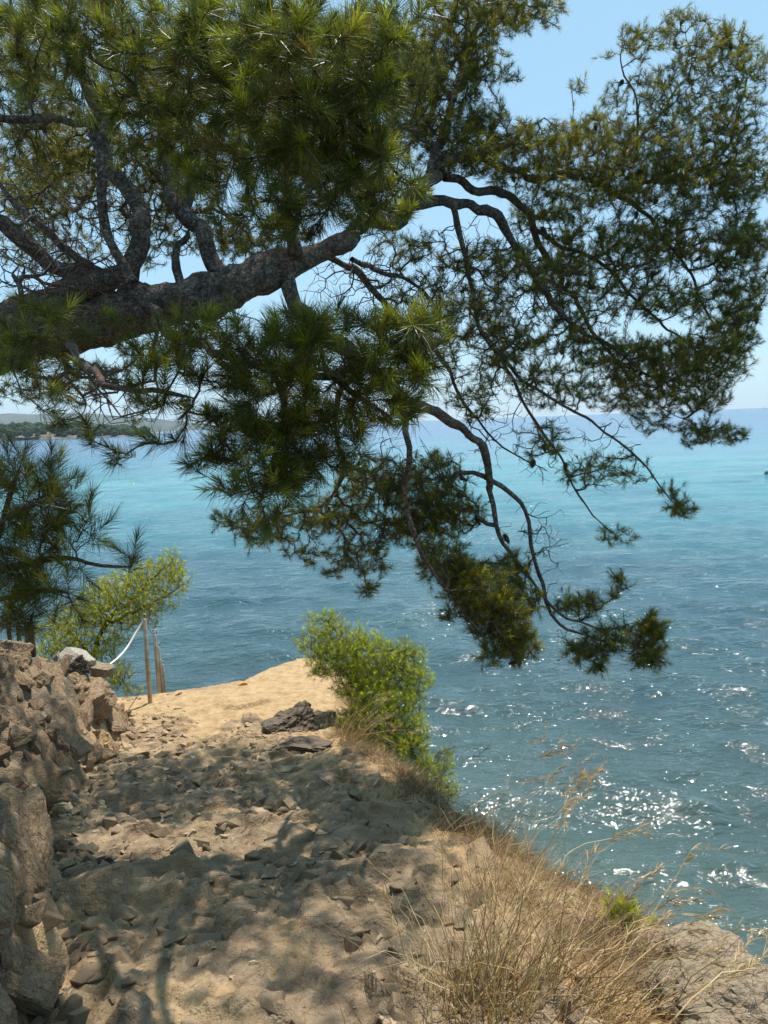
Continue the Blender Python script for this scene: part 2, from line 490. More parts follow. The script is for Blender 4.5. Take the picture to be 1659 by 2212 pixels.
def build_ground():
    rng = np.random.default_rng(3)
    xs = np.concatenate([np.arange(-6.5, -3.6, 0.06), np.arange(-3.6, -2.4, 0.02), np.arange(-2.4, 1.2, 0.0145), np.arange(1.2, 1.9, 0.02), np.arange(1.9, 4.6, 0.05)])
    ys = np.concatenate([np.arange(-1.5, 1.3, 0.05), np.arange(1.3, 4.8, 0.0145), np.arange(4.8, 5.2, 0.018), np.arange(5.2, 8.6, 0.019), np.arange(8.6, 12.5, 0.04)])
    X, Y = np.meshgrid(xs, ys)
    z, d, b = land(X, Y)
    p2 = np.stack([X, Y], -1)
    onpath = (1 - sstep(-0.05, 0.15, d)) * (1 - sstep(0.02, 0.25, b))
    rough = np.interp(Y, [0, 6.6, 7.4, 12], [1, 1, 0.35, 0.25])
    z = z + onpath * rough * (0.022 * fbm(p2 * 3.1, 4) + 0.026 * np.clip(fbm(p2 * 4.6 + 5, 3, 0.5, True), 0, None) + 0.014 * np.clip(fbm(p2 * 9.5 + 25, 3, 0.55, True), 0, None) + 0.012 * fbm(p2 * 14, 3) + 0.006 * fbm(p2 * 34 + 9, 2, 0.5, True))
    off = 1 - onpath
    cp = np.stack([X * 1.5, Y * 1.5, z * 2.2], -1)
    z = z + off * (0.10 * fbm(cp * 1.3, 4, 0.55, True) + 0.05 * fbm(cp * 4, 3)) * sstep(0.05, 0.5, np.maximum(d, b))
    base = z.copy()
    rocky = np.zeros_like(z)
    # bedrock teeth and half-buried stones: tilted facets standing out of the dust
    n = 2400
    cx = rng.uniform(-2.9, 1.0, n)
    cyy = 1.2 + 6.3 * rng.random(n) ** 0.9
    for k in range(n):
        x0, y0 = cx[k], cyy[k]
        if vnoise(np.array([x0 * 1.5, y0 * 1.5])) < -0.75 + 0.6 * rng.random():
            continue
        _, dd, bb = land(x0, y0)
        if dd > -0.05 or bb > 0.0:
            continue
        if dd > -0.45 and rng.random() < 0.6:
            continue
        R = 0.02 + 0.075 * rng.random() ** 2.0
        ext = R * 3.0
        i0, i1 = np.searchsorted(ys, [y0 - ext, y0 + ext])
        j0, j1 = np.searchsorted(xs, [x0 - ext, x0 + ext])
        if i1 - i0 < 2 or j1 - j0 < 2:
            continue
        dx = X[i0:i1, j0:j1] - x0
        dy = Y[i0:i1, j0:j1] - y0
        dx = dx + 0.25 * R * vnoise(np.stack([X[i0:i1, j0:j1], Y[i0:i1, j0:j1]], -1) * 22)
        strike = 0.5 + rng.normal(0, 0.6)
        H = R * rng.uniform(0.3, 0.85)
        hh = np.full(dx.shape, 9.0)
        a = strike + 1.57
        hh = np.minimum(hh, H + rng.uniform(-0.5, 0.1) * (dx * math.cos(a) + dy * math.sin(a)))
        for q in range(rng.integers(4, 6)):
            an = strike + q * 2 * math.pi / 5 + rng.normal(0, 0.3)
            s = rng.uniform(1.0, 3.5)
            hh = np.minimum(hh, H + s * (R * rng.uniform(0.55, 1.1) * (1.3 if q % 2 else 0.8) - (dx * math.cos(an) + dy * math.sin(an))))
        iz = base[(i0 + i1) // 2, (j0 + j1) // 2]
        new = iz - 0.012 + hh
        cur = z[i0:i1, j0:j1]
        m = new > cur
        # dust banks up against each stone
        r = np.sqrt(dx * dx + dy * dy) / R
        cur = np.maximum(cur, base[i0:i1, j0:j1] + 0.22 * H * np.exp(-(r / 1.35) ** 2))
        z[i0:i1, j0:j1] = np.where(m, new, cur)
        rk = rng.uniform(0.3, 1.0)
        rocky[i0:i1, j0:j1] = np.where(m, rk, rocky[i0:i1, j0:j1])
    # the long undercut crack across the bare platform
    c0, c1 = hit(470, 1537), hit(600, 1520)
    u = nrm(c1[:2] - c0[:2])
    L = np.linalg.norm(c1[:2] - c0[:2])
    s = (X - c0[0]) * u[0] + (Y - c0[1]) * u[1]
    v = -(X - c0[0]) * u[1] + (Y - c0[1]) * u[0] + 0.05 * np.sin(s / L * 5) + 0.02 * vnoise(np.stack([s * 9, s * 0], -1))
    inside = sstep(0, 0.25, s / L) * (1 - sstep(0.85, 1.0, s / L))
    z = z + inside * 0.055 * sstep(-0.008, 0.008, v) * (1 - sstep(0.03, 0.9, v))
    ZG.update(xs=xs, ys=ys, z=z)
    ln = fbm(p2 * 2.2, 3)
    zone = sstep(0.05, 0.4, X - np.interp(Y, _LY, _LX)) * sstep(0.25, 0.8, np.interp(Y, _RY, _RX) - X) * (1 - sstep(6.3, 7.2, Y))
    rocky = np.clip(np.maximum(rocky * 0.9, zone * np.clip(0.7 + 0.6 * fbm(p2 * 2.6 + 40, 4), 0, 0.85)), 0, 1)
    litter = sstep(-0.05, 0.4, ln + 0.3) * (sstep(-0.32 - 0.25 * (Y < 3.4), 0.05, d) * (1 - sstep(8.6, 9.2, Y)) * 0.9 + sstep(-0.25, 0.1, np.interp(Y, _LY, _LX) - X) * (1 - sstep(0.4, 0.7, b)) * 0.75 * (Y < 5.2) * (Y > 2.2))
    litter = np.clip(litter + sstep(0.0, 0.12, d + 0.12 * ln), 0, 1) * (1 - sstep(0.6, 1.0, d)) * np.interp(Y, [8.3, 8.9], [1, 0])
    cliff = np.clip(sstep(0.5, 0.9, d) + sstep(0.06, 0.3, b), 0, 1)
    ny, nx = X.shape
    i = np.arange(ny - 1)[:, None] * nx + np.arange(nx - 1)[None]
    q = np.stack([i, i + 1, i + 1 + nx, i + nx], -1).reshape(-1, 4)
    zz = z.ravel()
    q = q[(zz[q].max(1) > -1.6)]
    zz = np.maximum(zz, -2.5)
    me = mesh_np('ground', np.stack([X.ravel(), Y.ravel(), zz], -1), q, None,
                 {'rocky': ('FLOAT', rocky), 'litter': ('FLOAT', litter), 'cliff': ('FLOAT', cliff)}, smooth=True)
    return link('ground', me, M['ground'], kind='structure', label='dusty stony footpath running down along the cliff edge')

GROUND = build_ground()

def build_sea():
    rng = np.random.default_rng(11)
    rad = [3.0]
    while rad[-1] < 16000:
        rad.append(rad[-1] * (1.0125 if rad[-1] < 110 else 1.06))
    rad = np.array(rad)
    ang = np.concatenate([np.linspace(-42, 42, 280), np.linspace(42, 318, 60)[1:-1]])
    ang = np.radians(ang)
    Rr, A = np.meshgrid(rad, ang, indexing='ij')
    X = Rr * np.sin(A)
    Y = Rr * np.cos(A)
    Z = np.zeros_like(X)
    step = np.maximum(Rr * 0.0125, Rr * math.radians(84 / 280))
    front = (np.abs((A + math.pi) % (2 * math.pi) - math.pi) < math.radians(43))
    for k in range(46):
        lam = 0.32 * (9 / 0.32) ** (k / 45)
        th = math.radians(-112) + rng.normal(0, 0.5)          # towards the shore, crests nearly across the view
        kk = 2 * math.pi / lam
        ph = kk * (X * math.cos(th) + Y * math.sin(th)) + rng.uniform(0, 6.3)
        a = 0.0092 * lam * (1.0 if lam < 1.8 else 1.8 / lam)
        w = np.clip((lam / step - 2.2) / 2, 0, 1) * front
        s = np.sin(ph)
        Z += a * w * (s + 0.25 * np.cos(2 * ph))
    m, n = X.shape
    i = np.arange(m - 1)[:, None] * n + np.arange(n)[None]
    j = np.arange(m - 1)[:, None] * n + (np.arange(n) + 1)[None] % n
    q = np.stack([i, i + n, j + n, j], -1).reshape(-1, 4)
    me = mesh_np('sea', np.stack([X, Y, Z], -1).reshape(-1, 3), q, None, smooth=True)
    return link('sea', me, M['water'], kind='structure', label='rippled blue green sea glinting in the sun')

build_sea()

# ------------------------------------------------------------------ far shore
def build_far():
    rng = np.random.default_rng(21)
    # wooded headland across the bay
    D = 1150
    x0, x1 = -1150, at(300, 950, D)[0]
    u = np.linspace(0, 1, 160)
    prof_x = x0 + (x1 - x0) * u
    top = 20 * (1 - u ** 6) * (0.8 + 0.25 * fbm(np.stack([u * 9, u * 0], -1), 3)) + 0.5
    rows = []
    for k, (dy, hz) in enumerate(((-14, -1), (-9, 0.12), (-3, 0.3), (15, 0.6), (70, 1.0), (160, 0.8), (240, -0.2))):
        yy = 1150 + dy + 10 * vnoise(np.stack([u * 30, u * 0 + k * 0.35], -1)) + 120 * (1 - u)
        zz = np.where(hz < 0, -2, top * hz + 1.3 * vnoise(np.stack([u * 60, u * 0 + k], -1)))
        rows.append(np.stack([prof_x, yy, zz], -1))
    V = np.stack(rows)
    m, n = V.shape[:2]
    i = np.arange(m - 1)[:, None] * n + np.arange(n - 1)[None]
    q = np.stack([i, i + 1, i + 1 + n, i + n], -1).reshape(-1, 4)
    link('headland', mesh_np('headland', V.reshape(-1, 3), q, None), M['shore'], kind='structure', label='low rocky headland across the bay')
    # its pine wood, one mass at this distance
    ico, tri = icosphere(1)
    acc = Acc()
    for k in range(600):
        a = rng.random()
        bq = rng.random()
        xx = x0 + (x1 - x0) * a * 0.985
        yy = 1150 + 120 * (1 - a) - 2 + 150 * bq ** 1.3
        hz = np.interp(a, u, top) * np.interp(yy - 1150 - 120 * (1 - a), [-9, -3, 15, 70, 160], [0.12, 0.3, 0.6, 1, 0.8])
        s = rng.uniform(4.6, 8.0) * (0.7 if bq < 0.08 else 1)
        v = ico * (1 + 0.35 * vnoise(ico * 2.2 + k))[:, None] * np.array([s * 1.15, s, s * 1.05])
        acc.add(v + np.array([xx, yy, hz + s * 0.75]), None, tri)
    link('far_wood', acc.mesh('far_wood'), M['forest'], kind='stuff', label='dark pine wood covering the headland across the bay', cat='forest')
    # hazy hills
    D = 6500
    u = np.linspace(0, 1, 120)
    xa, xb = -6800, at(560, 930, D)[0]
    top = (1 - u ** 3) * (255 + 70 * fbm(np.stack([u * 5 + 3, u * 0], -1), 4)) * np.interp(u, [0, 0.5, 0.8, 1], [1.1, 1.0, 0.85, 0.2])
    rows = [np.stack([xa + (xb - xa) * u, np.full_like(u, D + dy), np.where(hz < 0, -5, top * hz)], -1) for dy, hz in ((-300, -1), (0, 0.35), (400, 0.75), (800, 1.0), (1600, -1))]
    V = np.stack(rows)
    m, n = V.shape[:2]
    i = np.arange(m - 1)[:, None] * n + np.arange(n - 1)[None]
    q = np.stack([i, i + 1, i + 1 + n, i + n], -1).reshape(-1, 4)
    link('hills', mesh_np('hills', V.reshape(-1, 3), q, None, smooth=True), M['mount'], kind='structure', label='pale blue hills beyond the headland')

def icosphere(sub):
    g = (1 + 5 ** 0.5) / 2
    v = [(-1, g, 0), (1, g, 0), (-1, -g, 0), (1, -g, 0), (0, -1, g), (0, 1, g), (0, -1, -g), (0, 1, -g), (g, 0, -1), (g, 0, 1), (-g, 0, -1), (-g, 0, 1)]
    f = [(0, 11, 5), (0, 5, 1), (0, 1, 7), (0, 7, 10), (0, 10, 11), (1, 5, 9), (5, 11, 4), (11, 10, 2), (10, 7, 6), (7, 1, 8),
         (3, 9, 4), (3, 4, 2), (3, 2, 6), (3, 6, 8), (3, 8, 9), (4, 9, 5), (2, 4, 11), (6, 2, 10), (8, 6, 7), (9, 8, 1)]
    v = [tuple(nrm(np.array(a, float))) for a in v]
    for _ in range(sub):
        cache, nf = {}, []
        def mid(a, b):
            k = (min(a, b), max(a, b))
            if k not in cache:
                p = (np.array(v[a]) + np.array(v[b])) / 2
                v.append(tuple(p / np.linalg.norm(p)))
                cache[k] = len(v) - 1
            return cache[k]
        for a, b, c in f:
            x, y, z = mid(a, b), mid(b, c), mid(c, a)
            nf += [(a, x, z), (b, y, x), (c, z, y), (x, y, z)]
        f = nf
    return np.array(v), np.array(f)

ICO = {k: icosphere(k) for k in (1, 2, 3, 4)}
build_far()

# ------------------------------------------------------------------ rocks
def rock_mesh(name, seed, sub=3, dims=(1, 1, 1), planes=11, rough=0.06, strata=0.0, smooth=False):
    """an angular stone: a ball cut by random planes, roughened, with ledges along its layers"""
    rng = np.random.default_rng(seed)
    v, t = ICO[sub]
    nn = nrm(rng.normal(size=(planes, 3)))
    nn = np.vstack([nn, np.eye(3), -np.eye(3)])
    dd = np.concatenate([rng.uniform(0.62, 0.98, planes), rng.uniform(0.7, 0.95, 6)])
    dots = v @ nn.T
    r = np.min(np.where(dots > 0.05, dd / np.maximum(dots, 0.05), 9), axis=1)
    p = v * r[:, None]
    p = p * (1 + rough * fbm(p * 2.6 + seed * 3.7, 5, 0.55) + 0.3 * rough * fbm(p * 3.7 + seed, 4, 0.55, True))[:, None]
    if strata:
        s = p[:, 2] * 5 + 0.8 * vnoise(p * 1.7 + seed)
        saw = (s - np.floor(s))
        p[:, :2] *= (1 + strata * (saw - 0.5) + strata * 0.8 * vnoise(np.stack([np.floor(s) * 7.3 + seed, np.arctan2(p[:, 1], p[:, 0]) * 1.2], -1)))[:, None]
    p = p * np.array(dims)
    return mesh_np(name, p, None, t, smooth=smooth)

def hull_mesh(name, seed, dims, n=11):
    """a sharp-edged broken stone: the hull of a few points"""
    rng = np.random.default_rng(seed)
    p = nrm(rng.normal(size=(n, 3))) * rng.uniform(0.75, 1.05, (n, 1)) * np.array(dims)
    bm = bmesh.new()
    for q in p:
        bm.verts.new(q)
    r = bmesh.ops.convex_hull(bm, input=bm.verts[:])
    bmesh.ops.delete(bm, geom=[g for g in r['geom_interior'] if isinstance(g, bmesh.types.BMVert)], context='VERTS')
    bmesh.ops.bevel(bm, geom=bm.edges[:], offset=0.035, segments=1, affect='EDGES', clamp_overlap=True)
    bmesh.ops.triangulate(bm, faces=bm.faces[:])
    me = bpy.data.meshes.new(name)
    bm.to_mesh(me)
    bm.free()
    return me

def place_rock(name, me, loc, rot, size, material, parent=None, **kw):
    o = link(name, me, None, parent, **kw)
    if not me.materials:
        me.materials.append(material)
    o.location = loc
    o.rotation_euler = rot
    o.scale = size if hasattr(size, '__len__') else (size,) * 3
    return o

def build_stones():
    rng = np.random.default_rng(31)
    var = [hull_mesh('stone', 100 + k, (1, rng.uniform(0.5, 0.85), rng.uniform(0.4, 0.65)), 9 + k % 4) for k in range(20)]
    raw, tris = [], []
    for k in range(10):
        me = hull_mesh('pebble', 140 + k, (1, rng.uniform(0.6, 0.8), rng.uniform(0.4, 0.65)), 8)
        tris.append(np.array([tuple(p.vertices) for p in me.polygons]))
        v = np.zeros(len(me.vertices) * 3, np.float32)
        me.vertices.foreach_get('co', v)
        raw.append(v.reshape(-1, 3))
        bpy.data.meshes.remove(me)
    cand = []
    for _ in range(11000):
        x = rng.uniform(-3.2, 1.0)
        y = 1.35 + 6.4 * rng.random() ** 0.85
        _, d, b = land(x, y)
        if d > -0.08 or b > 0.12:
            continue
        left = x - np.interp(y, _LY, _LX)
        crowd = vnoise(np.array([x * 1.7 + 3, y * 1.7]))
        if rng.random() > 0.25 + 0.35 * crowd + 0.6 * sstep(0.7, 0.0, left) + 0.1:
            continue
        if y > 7.1 and x > -2.3 and rng.random() < 0.85:
            continue
        if d > -0.4 and rng.random() < 0.6:
            continue
        cand.append((x, y, 0.016 + 0.085 * rng.random() ** 2.3))
    for _ in range(90):
        p = hit(rng.uniform(195, 420), rng.uniform(1500, 1640))
        cand.append((p[0], p[1], 0.025 + 0.06 * rng.random() ** 2))
    cand = cand[:2100] + cand[-90:]
    cand.sort(key=lambda c: -c[2] / c[1])
    acc = Acc()
    for k, (x, y, s) in enumerate(cand):
        z = float(gtrue(x, y)[0])
        tilt = rng.normal(0.35, 0.35)
        yaw = rng.normal(0.35, 0.7) + (math.pi if rng.random() < 0.3 else 0)
        if k < 300:
            place_rock('stone', var[rng.integers(len(var))], (x, y, z - s * 0.08), (tilt, rng.normal(0, 0.25), yaw), s, M['stone'], GROUND)
        else:
            rot = np.array(Matrix.Rotation(yaw, 3, 'Z') @ Matrix.Rotation(tilt, 3, 'X'))
            acc.add(raw[k % 10] @ rot.T * s * 0.9 + np.array([x, y, z]), None, tris[k % 10])
    link('small_stones', acc.mesh('small_stones'), M['pebble'], GROUND, kind='stuff')

build_stones()

def empty(name, loc, label, cat, group=None):
    o = link(name, None, label=label, cat=cat, group=group)
    o.location = loc
    o.empty_display_size = 0.1
    return o

def child_rock(parent, me, loc, rot, size, material, name='rock_block'):
    o = place_rock(name, me, np.asarray(loc) - np.array(parent.location), rot, size, material, parent)
    return o

def build_outcrops():
    rng = np.random.default_rng(41)
    big = [rock_mesh('rock_block', 200 + k, 3 + (k % 2), (1, rng.uniform(0.55, 0.85), rng.uniform(0.75, 1.1)), 12, 0.07, 0.06) for k in range(12)]
    slab = [hull_mesh('rock_block', 230 + k, (1, rng.uniform(0.55, 0.85), rng.uniform(0.32, 0.55)), 12 + k % 4) if k % 3 else rock_mesh('rock_block', 230 + k, 4, (1, rng.uniform(0.5, 0.8), rng.uniform(0.32, 0.5)), 9, 0.045, 0.07) for k in range(12)]
    bed = Vector((0.80, -0.30, 0.52)).normalized()        # the beds stand steeply, tilted towards the path
    def bed_rot(jit):
        q = (bed + Vector(rng.normal(0, jit, 3))).to_track_quat('Z', 'Y')
        return (q @ Matrix.Rotation(rng.choice([1.2, 1.5, 1.9, 4.5]) + rng.normal(0, 0.25), 3, 'Z').to_quaternion()).to_euler()
    # near outcrop filling the lower left corner: steep slabs leaning towards the path
    near = empty('rock_outcrop', (-1.7, 2.4, gz(-1.7, 2.4)), 'tall layered brown rock outcrop rising beside the path in the lower left corner', 'rock')
    n = 0
    for _ in range(20000):
        if n >= 299:
            break
        y = rng.uniform(1.3, 3.75)
        xl = np.interp(y, _LY, _LX)
        x = xl - 0.03 - 0.7 * rng.random()
        e = 0.03
        g0, gx, gy = gtrue([x, x + e, x], [y, y, y + e])
        gr = np.array([(gx - g0) / e, (gy - g0) / e])
        if rng.random() > math.sqrt(1 + gr @ gr) / 4.5:
            continue
        nn = nrm(np.array([-gr[0], -gr[1], 1.0]))
        s = 0.045 + 0.125 * rng.random() ** 1.8
        child_rock(near, slab[rng.integers(12)], np.array([x, y, g0]) + nn * s * 0.17, bed_rot(0.14), (s * rng.uniform(0.9, 1.5), s, s * rng.uniform(0.8, 1.3)), M['rock'])
        n += 1
    # jumbled blocks further up the bank
    far = empty('rock_outcrop', (-2.9, 6, gz(-2.9, 6)), 'jumble of broken grey brown rock blocks beside the path below the white rope', 'rock')
    for k in range(300):
        y = rng.uniform(3.6, 8.0)
        h = rng.random()
        xl = np.interp(y, _LY, _LX)
        x = xl + 0.16 - 0.8 * h - 0.25 * rng.random()
        z = float(gtrue(x, y)[0])
        s = (0.035 + 0.15 * rng.random() ** 2.2) * np.interp(y, [4, 5, 7.2, 8], [0.6, 1.0, 1, 0.6])
        if k % 3:
            child_rock(far, slab[rng.integers(12)], (x, y, z + 0.02), bed_rot(0.22), (s * 1.3, s, s * rng.uniform(0.8, 1.4)), M['rock'])
        else:
            child_rock(far, big[rng.integers(12)], (x, y, z + 0.02), (rng.normal(0, 0.35), rng.normal(0.35, 0.3), rng.uniform(0, 6.3)), (s, s * 0.85, s * rng.uniform(0.6, 1.25)), M['rock'])
    for X, Y, d, s, mt in ((150, 1500, 7.0, 0.30, 'rock'), (195, 1530, 6.9, 0.27, 'rock'), (110, 1560, 6.6, 0.25, 'rock'), (60, 1520, 6.4, 0.25, 'rock'), (130, 1455, 7.0, 0.16, 'darkrock'),
                           (165, 1445, 7.1, 0.13, 'darkrock'), (95, 1470, 6.7, 0.13, 'rock'), (25, 1430, 6.2, 0.22, 'rock'), (60, 1640, 5.6, 0.22, 'rock'), (120, 1660, 5.6, 0.17, 'rock'), (40, 1720, 5.0, 0.2, 'rock')):
        child_rock(far, rock_mesh('rock_block', 300 + X, 4, (1, 0.8, 0.85), 9, 0.08, 0.05), at(X, Y, d), (rng.normal(0, 0.2), 0.3, rng.uniform(0, 6.3)), s, M[mt])
    # pale boulder on top of the bank
    p = at(165, 1422, 7.4)
    place_rock('boulder', rock_mesh('boulder', 61, 4, (1, 0.7, 0.5), 9, 0.05), p, (0.1, 0.25, -0.4), 0.19, M['palerock'],
               label='chalky white boulder on the bank below the wooden fence', cat='boulder', group='boulders on the bank')
    p = at(222, 1448, 7.5)
    place_rock('boulder', rock_mesh('boulder', 62, 4, (1, 0.7, 0.45), 9, 0.06), p, (0.1, 0.2, 0.3), 0.15, M['ledge'],
               label='rounded pinkish boulder beside the chalky white one', cat='boulder', group='boulders on the bank')
    p = at(225, 1500, 7.9)
    # dark jagged rock and flat slab in the middle of the path
    a = hit(628, 1582)
    place_rock('rock', rock_mesh('rock', 71, 4, (1, 0.75, 0.62), 9, 0.16, 0.12), (a[0], a[1], gz(a[0], a[1]) + 0.05), (0.1, -0.15, 0.25), 0.29, M['darkrock'],
               label='dark jagged rock jutting up at the edge of the sunlit platform', cat='rock')
    a = hit(655, 1622)
    place_rock('rock_slab', rock_mesh('rock_slab', 72, 4, (1, 0.6, 0.36), 8, 0.10, 0.10), (a[0], a[1], gz(a[0], a[1]) + 0.03), (-0.05, 0.1, -0.1), 0.28, M['darkrock'],
               label='flat grey slab in front of the dark jagged rock', cat='rock')
    a = hit(985, 1745)
    place_rock('rock', rock_mesh('rock', 73, 3, (1, 0.8, 0.9), 9, 0.1, 0.05), (a[0] + 0.12, a[1], gz(a[0], a[1]) - 0.02), (0.2, 0.1, 0.6), 0.17, M['darkrock'],
               label='dark rock at the cliff edge below the pine bush, amid dry grass', cat='rock')
    a = hit(527, 1478)
    place_rock('rock', rock_mesh('rock', 74, 2, (1, 0.7, 0.6), 8, 0.08), (a[0], a[1] - 0.05, gz(a[0], a[1]) + 0.02), (0, 0, 0.3), 0.06, m_plain('ochre stone', (0.55, 0.30, 0.05), 0.9, 0, 0.3, 30),
               label='small ochre stone on the brink of the sunlit platform', cat='rock')
    # ledge in the lower right corner
    led = empty('rock_ledge', (1.5, 2.7, gz(1.5, 2.7)), 'sunlit weathered rock ledge above the water in the lower right corner', 'rock')
    for X, Y, s, sq in ((1520, 2110, 0.24, 0.4), (1610, 2140, 0.24, 0.45), (1580, 2105, 0.15, 0.5), (1635, 2115, 0.10, 0.9), (1460, 2085, 0.17, 0.4), (1550, 2190, 0.2, 0.5),
                        (1630, 2205, 0.22, 0.5), (1480, 2170, 0.16, 0.4), (1690, 2190, 0.3, 0.5), (1420, 2075, 0.12, 0.5), (1740, 2240, 0.3, 0.6), (1590, 2230, 0.2, 0.5), (1500, 2215, 0.15, 0.5)):
        p = hit(X, Y)
        p[2] = float(gtrue(p[0], p[1])[0]) + 0.15 * s * sq
        child_rock(led, rock_mesh('rock_block', 400 + X, 4, (1, 0.8, sq), 12, 0.12, 0.07), p, (0.12, 0.22, rng.uniform(-0.4, 0.4)), s, M['ledge'])

build_outcrops()

# ------------------------------------------------------------------ plants
GREEN_DARK = np.array([0.058, 0.074, 0.015])
GREEN_YOUNG = np.array([0.25, 0.27, 0.030])
GREEN_OLD = np.array([0.11, 0.085, 0.028])

def needles(P0, AX, L, count, rng, width=0.0011, young=0.35, dry=0.09, segs=2, shoot=0.75, tintmul=1.0):
    """needle brushes: P0 shoot bases, AX shoot directions, L needle length each; returns verts, quads, tris, colours"""
    n = len(P0)
    c = count
    AX = nrm(AX)
    ref = np.where(np.abs(AX[:, 2:3]) < 0.9, np.array([[0, 0, 1.0]]), np.array([[1.0, 0, 0]]))
    B1 = nrm(np.cross(AX, ref))
    B2 = np.cross(AX, B1)
    t = rng.random((n, c)) ** 0.75
    th = np.radians(64 - 46 * t + rng.normal(0, 10, (n, c)))
    ph = rng.uniform(0, 2 * math.pi, (n, c))
    ln = L[:, None] * rng.uniform(0.6, 1.1, (n, c)) * (0.75 + 0.25 * (1 - t))
    A, b1, b2 = AX[:, None, :], B1[:, None, :], B2[:, None, :]
    perp = b1 * np.cos(ph)[..., None] + b2 * np.sin(ph)[..., None]
    dr = A * np.cos(th)[..., None] + perp * np.sin(th)[..., None]
    base = P0[:, None, :] + A * (t * shoot * L[:, None])[..., None]
    bend = (perp * 0.10 + np.array([0, 0, -0.05]) + rng.normal(0, 0.05, (n, c, 3))) * ln[..., None]
    tip = base + dr * ln[..., None] + bend
    sd = nrm(np.cross(dr, rng.normal(size=(n, c, 3)))) * (width / 2)
    yng = (rng.random(n) < young)[:, None]
    y = np.clip((t - 0.45) * 2.2, 0, 1) * yng * rng.uniform(0.4, 1, (n, c))
    old = (rng.random((n, c)) < dry) | (rng.random(n) < dry * 0.4)[:, None]
    tone = rng.uniform(0.7, 1.3, (n, 1)) * rng.uniform(0.85, 1.15, (n, c))
    col = (GREEN_DARK * (1 - y[..., None]) + GREEN_YOUNG * y[..., None])
    col = np.where(old[..., None], GREEN_OLD, col) * tone[..., None] * tintmul
    if segs == 1:
        V = np.stack([base - sd, base + sd, tip], 2).reshape(-1, 3)
        k = np.arange(n * c)[:, None] * 3
        Cc = np.repeat(col.reshape(-1, 3), 3, 0)
        return V, None, k + np.array([[0, 1, 2]]), Cc
    mid = base + dr * (ln * 0.55)[..., None] + bend * 0.3
    V = np.stack([base - sd, base + sd, mid + sd, mid - sd, tip], 2).reshape(-1, 3)
    k = np.arange(n * c)[:, None] * 5
    Cc = np.repeat(col.reshape(-1, 3), 5, 0)
    return V, k + np.array([[0, 1, 2, 3]]), k + np.array([[3, 2, 4]]), Cc

class Grower:
    """twigs that reach from the limbs out to every shoot"""
    def __init__(self, seed, cap=120000):
        self.rng = np.random.default_rng(seed)
        self.p = np.zeros((cap, 3))
        self.tn = np.zeros((cap, 3))
        self.path = np.zeros(cap)
        self.par = np.full(cap, -1)
        self.cnt = np.zeros(cap)
        self.n = 0
        self.paths = []
    def limb(self, pts):
        pts = np.asarray(pts)
        k = len(pts)
        s = slice(self.n, self.n + k)
        self.p[s] = pts
        self.tn[s] = nrm(np.gradient(pts, axis=0))
        self.path[s] = np.linspace(0, 0.3, k)
        self.n += k
    def reach(self, a, jit=0.05, pathcost=0.12, maxd=9.0, step=0.085, droop=0.0):
        d = np.linalg.norm(self.p[:self.n] - a, axis=1)
        i = int(np.argmin(d + pathcost * self.path[:self.n]))
        D = d[i]
        if D > maxd or D < 0.012:
            return None
        p0 = self.p[i]
        to = (a - p0) / D
        t0 = nrm(0.55 * self.tn[i] + 0.6 * to + self.rng.normal(0, 0.25, 3))
        t1 = nrm(to + np.array([0, 0, 0.25 - droop]) + self.rng.normal(0, 0.25, 3))
        k = int(np.clip(D / step, 2, 12))
        s = (np.arange(1, k + 1) / k)[:, None]
        c1, c2 = p0 + t0 * D * 0.38, a - t1 * D * 0.32
        pts = (1 - s) ** 3 * p0 + 3 * s * (1 - s) ** 2 * c1 + 3 * s * s * (1 - s) * c2 + s ** 3 * a
        w = (s * (1 - s) * 2)
        pts = pts + self.rng.normal(0, jit, (k, 3)) * w * min(D, 0.6)
        allp = np.vstack([p0, pts])
        idx = np.arange(self.n, self.n + k)
        self.p[idx] = pts
        self.tn[idx] = nrm(np.diff(allp, axis=0))
        self.path[idx] = self.path[i] + D * s[:, 0]
        self.par[idx] = np.concatenate([[i], idx[:-1]])
        self.n += k
        self.paths.append(np.concatenate([[i], idx]))
        j = idx[-1]
        while j >= 0:
            self.cnt[j] += 1
            j = self.par[j]
        return nrm(allp[-1] - allp[-2])
    def mesh(self, name, r0=0.0017, power=0.42, sides=4, rmax=0.02):
        acc = Acc()
        R = np.minimum(r0 * np.maximum(self.cnt, 1) ** power, rmax)
        for pth in self.paths:
            r = R[pth].copy()
            r[0] = min(r[0] if self.par[pth[0]] >= 0 else r[1] * 1.2, r[1] * 1.3)
            v, q = tube(self.p[pth], r, sides)
            acc.add(v, q)
        return acc.mesh(name, True)

def in_pads(pad, dens_mul, rng, needle):
    X, Y, rx, ry, d, dd, dens = pad
    px = needle * FPX * 2212 / d
    n = max(3, int(dens * dens_mul * rx * ry / px ** 2))
    u = rng.normal(size=(n, 3))
    u = nrm(u) * (rng.random((n, 1)) ** 0.38)
    dep = d + u[:, 2] * dd
    return np.array([at(X + u[k, 0] * rx, Y + u[k, 1] * ry, dep[k]) for k in range(n)])

def bark_bump(s=9.0, a=0.16):
    return lambda v: a * fbm(v * s, 3) + 0.5 * a * vnoise(v * s * 4)

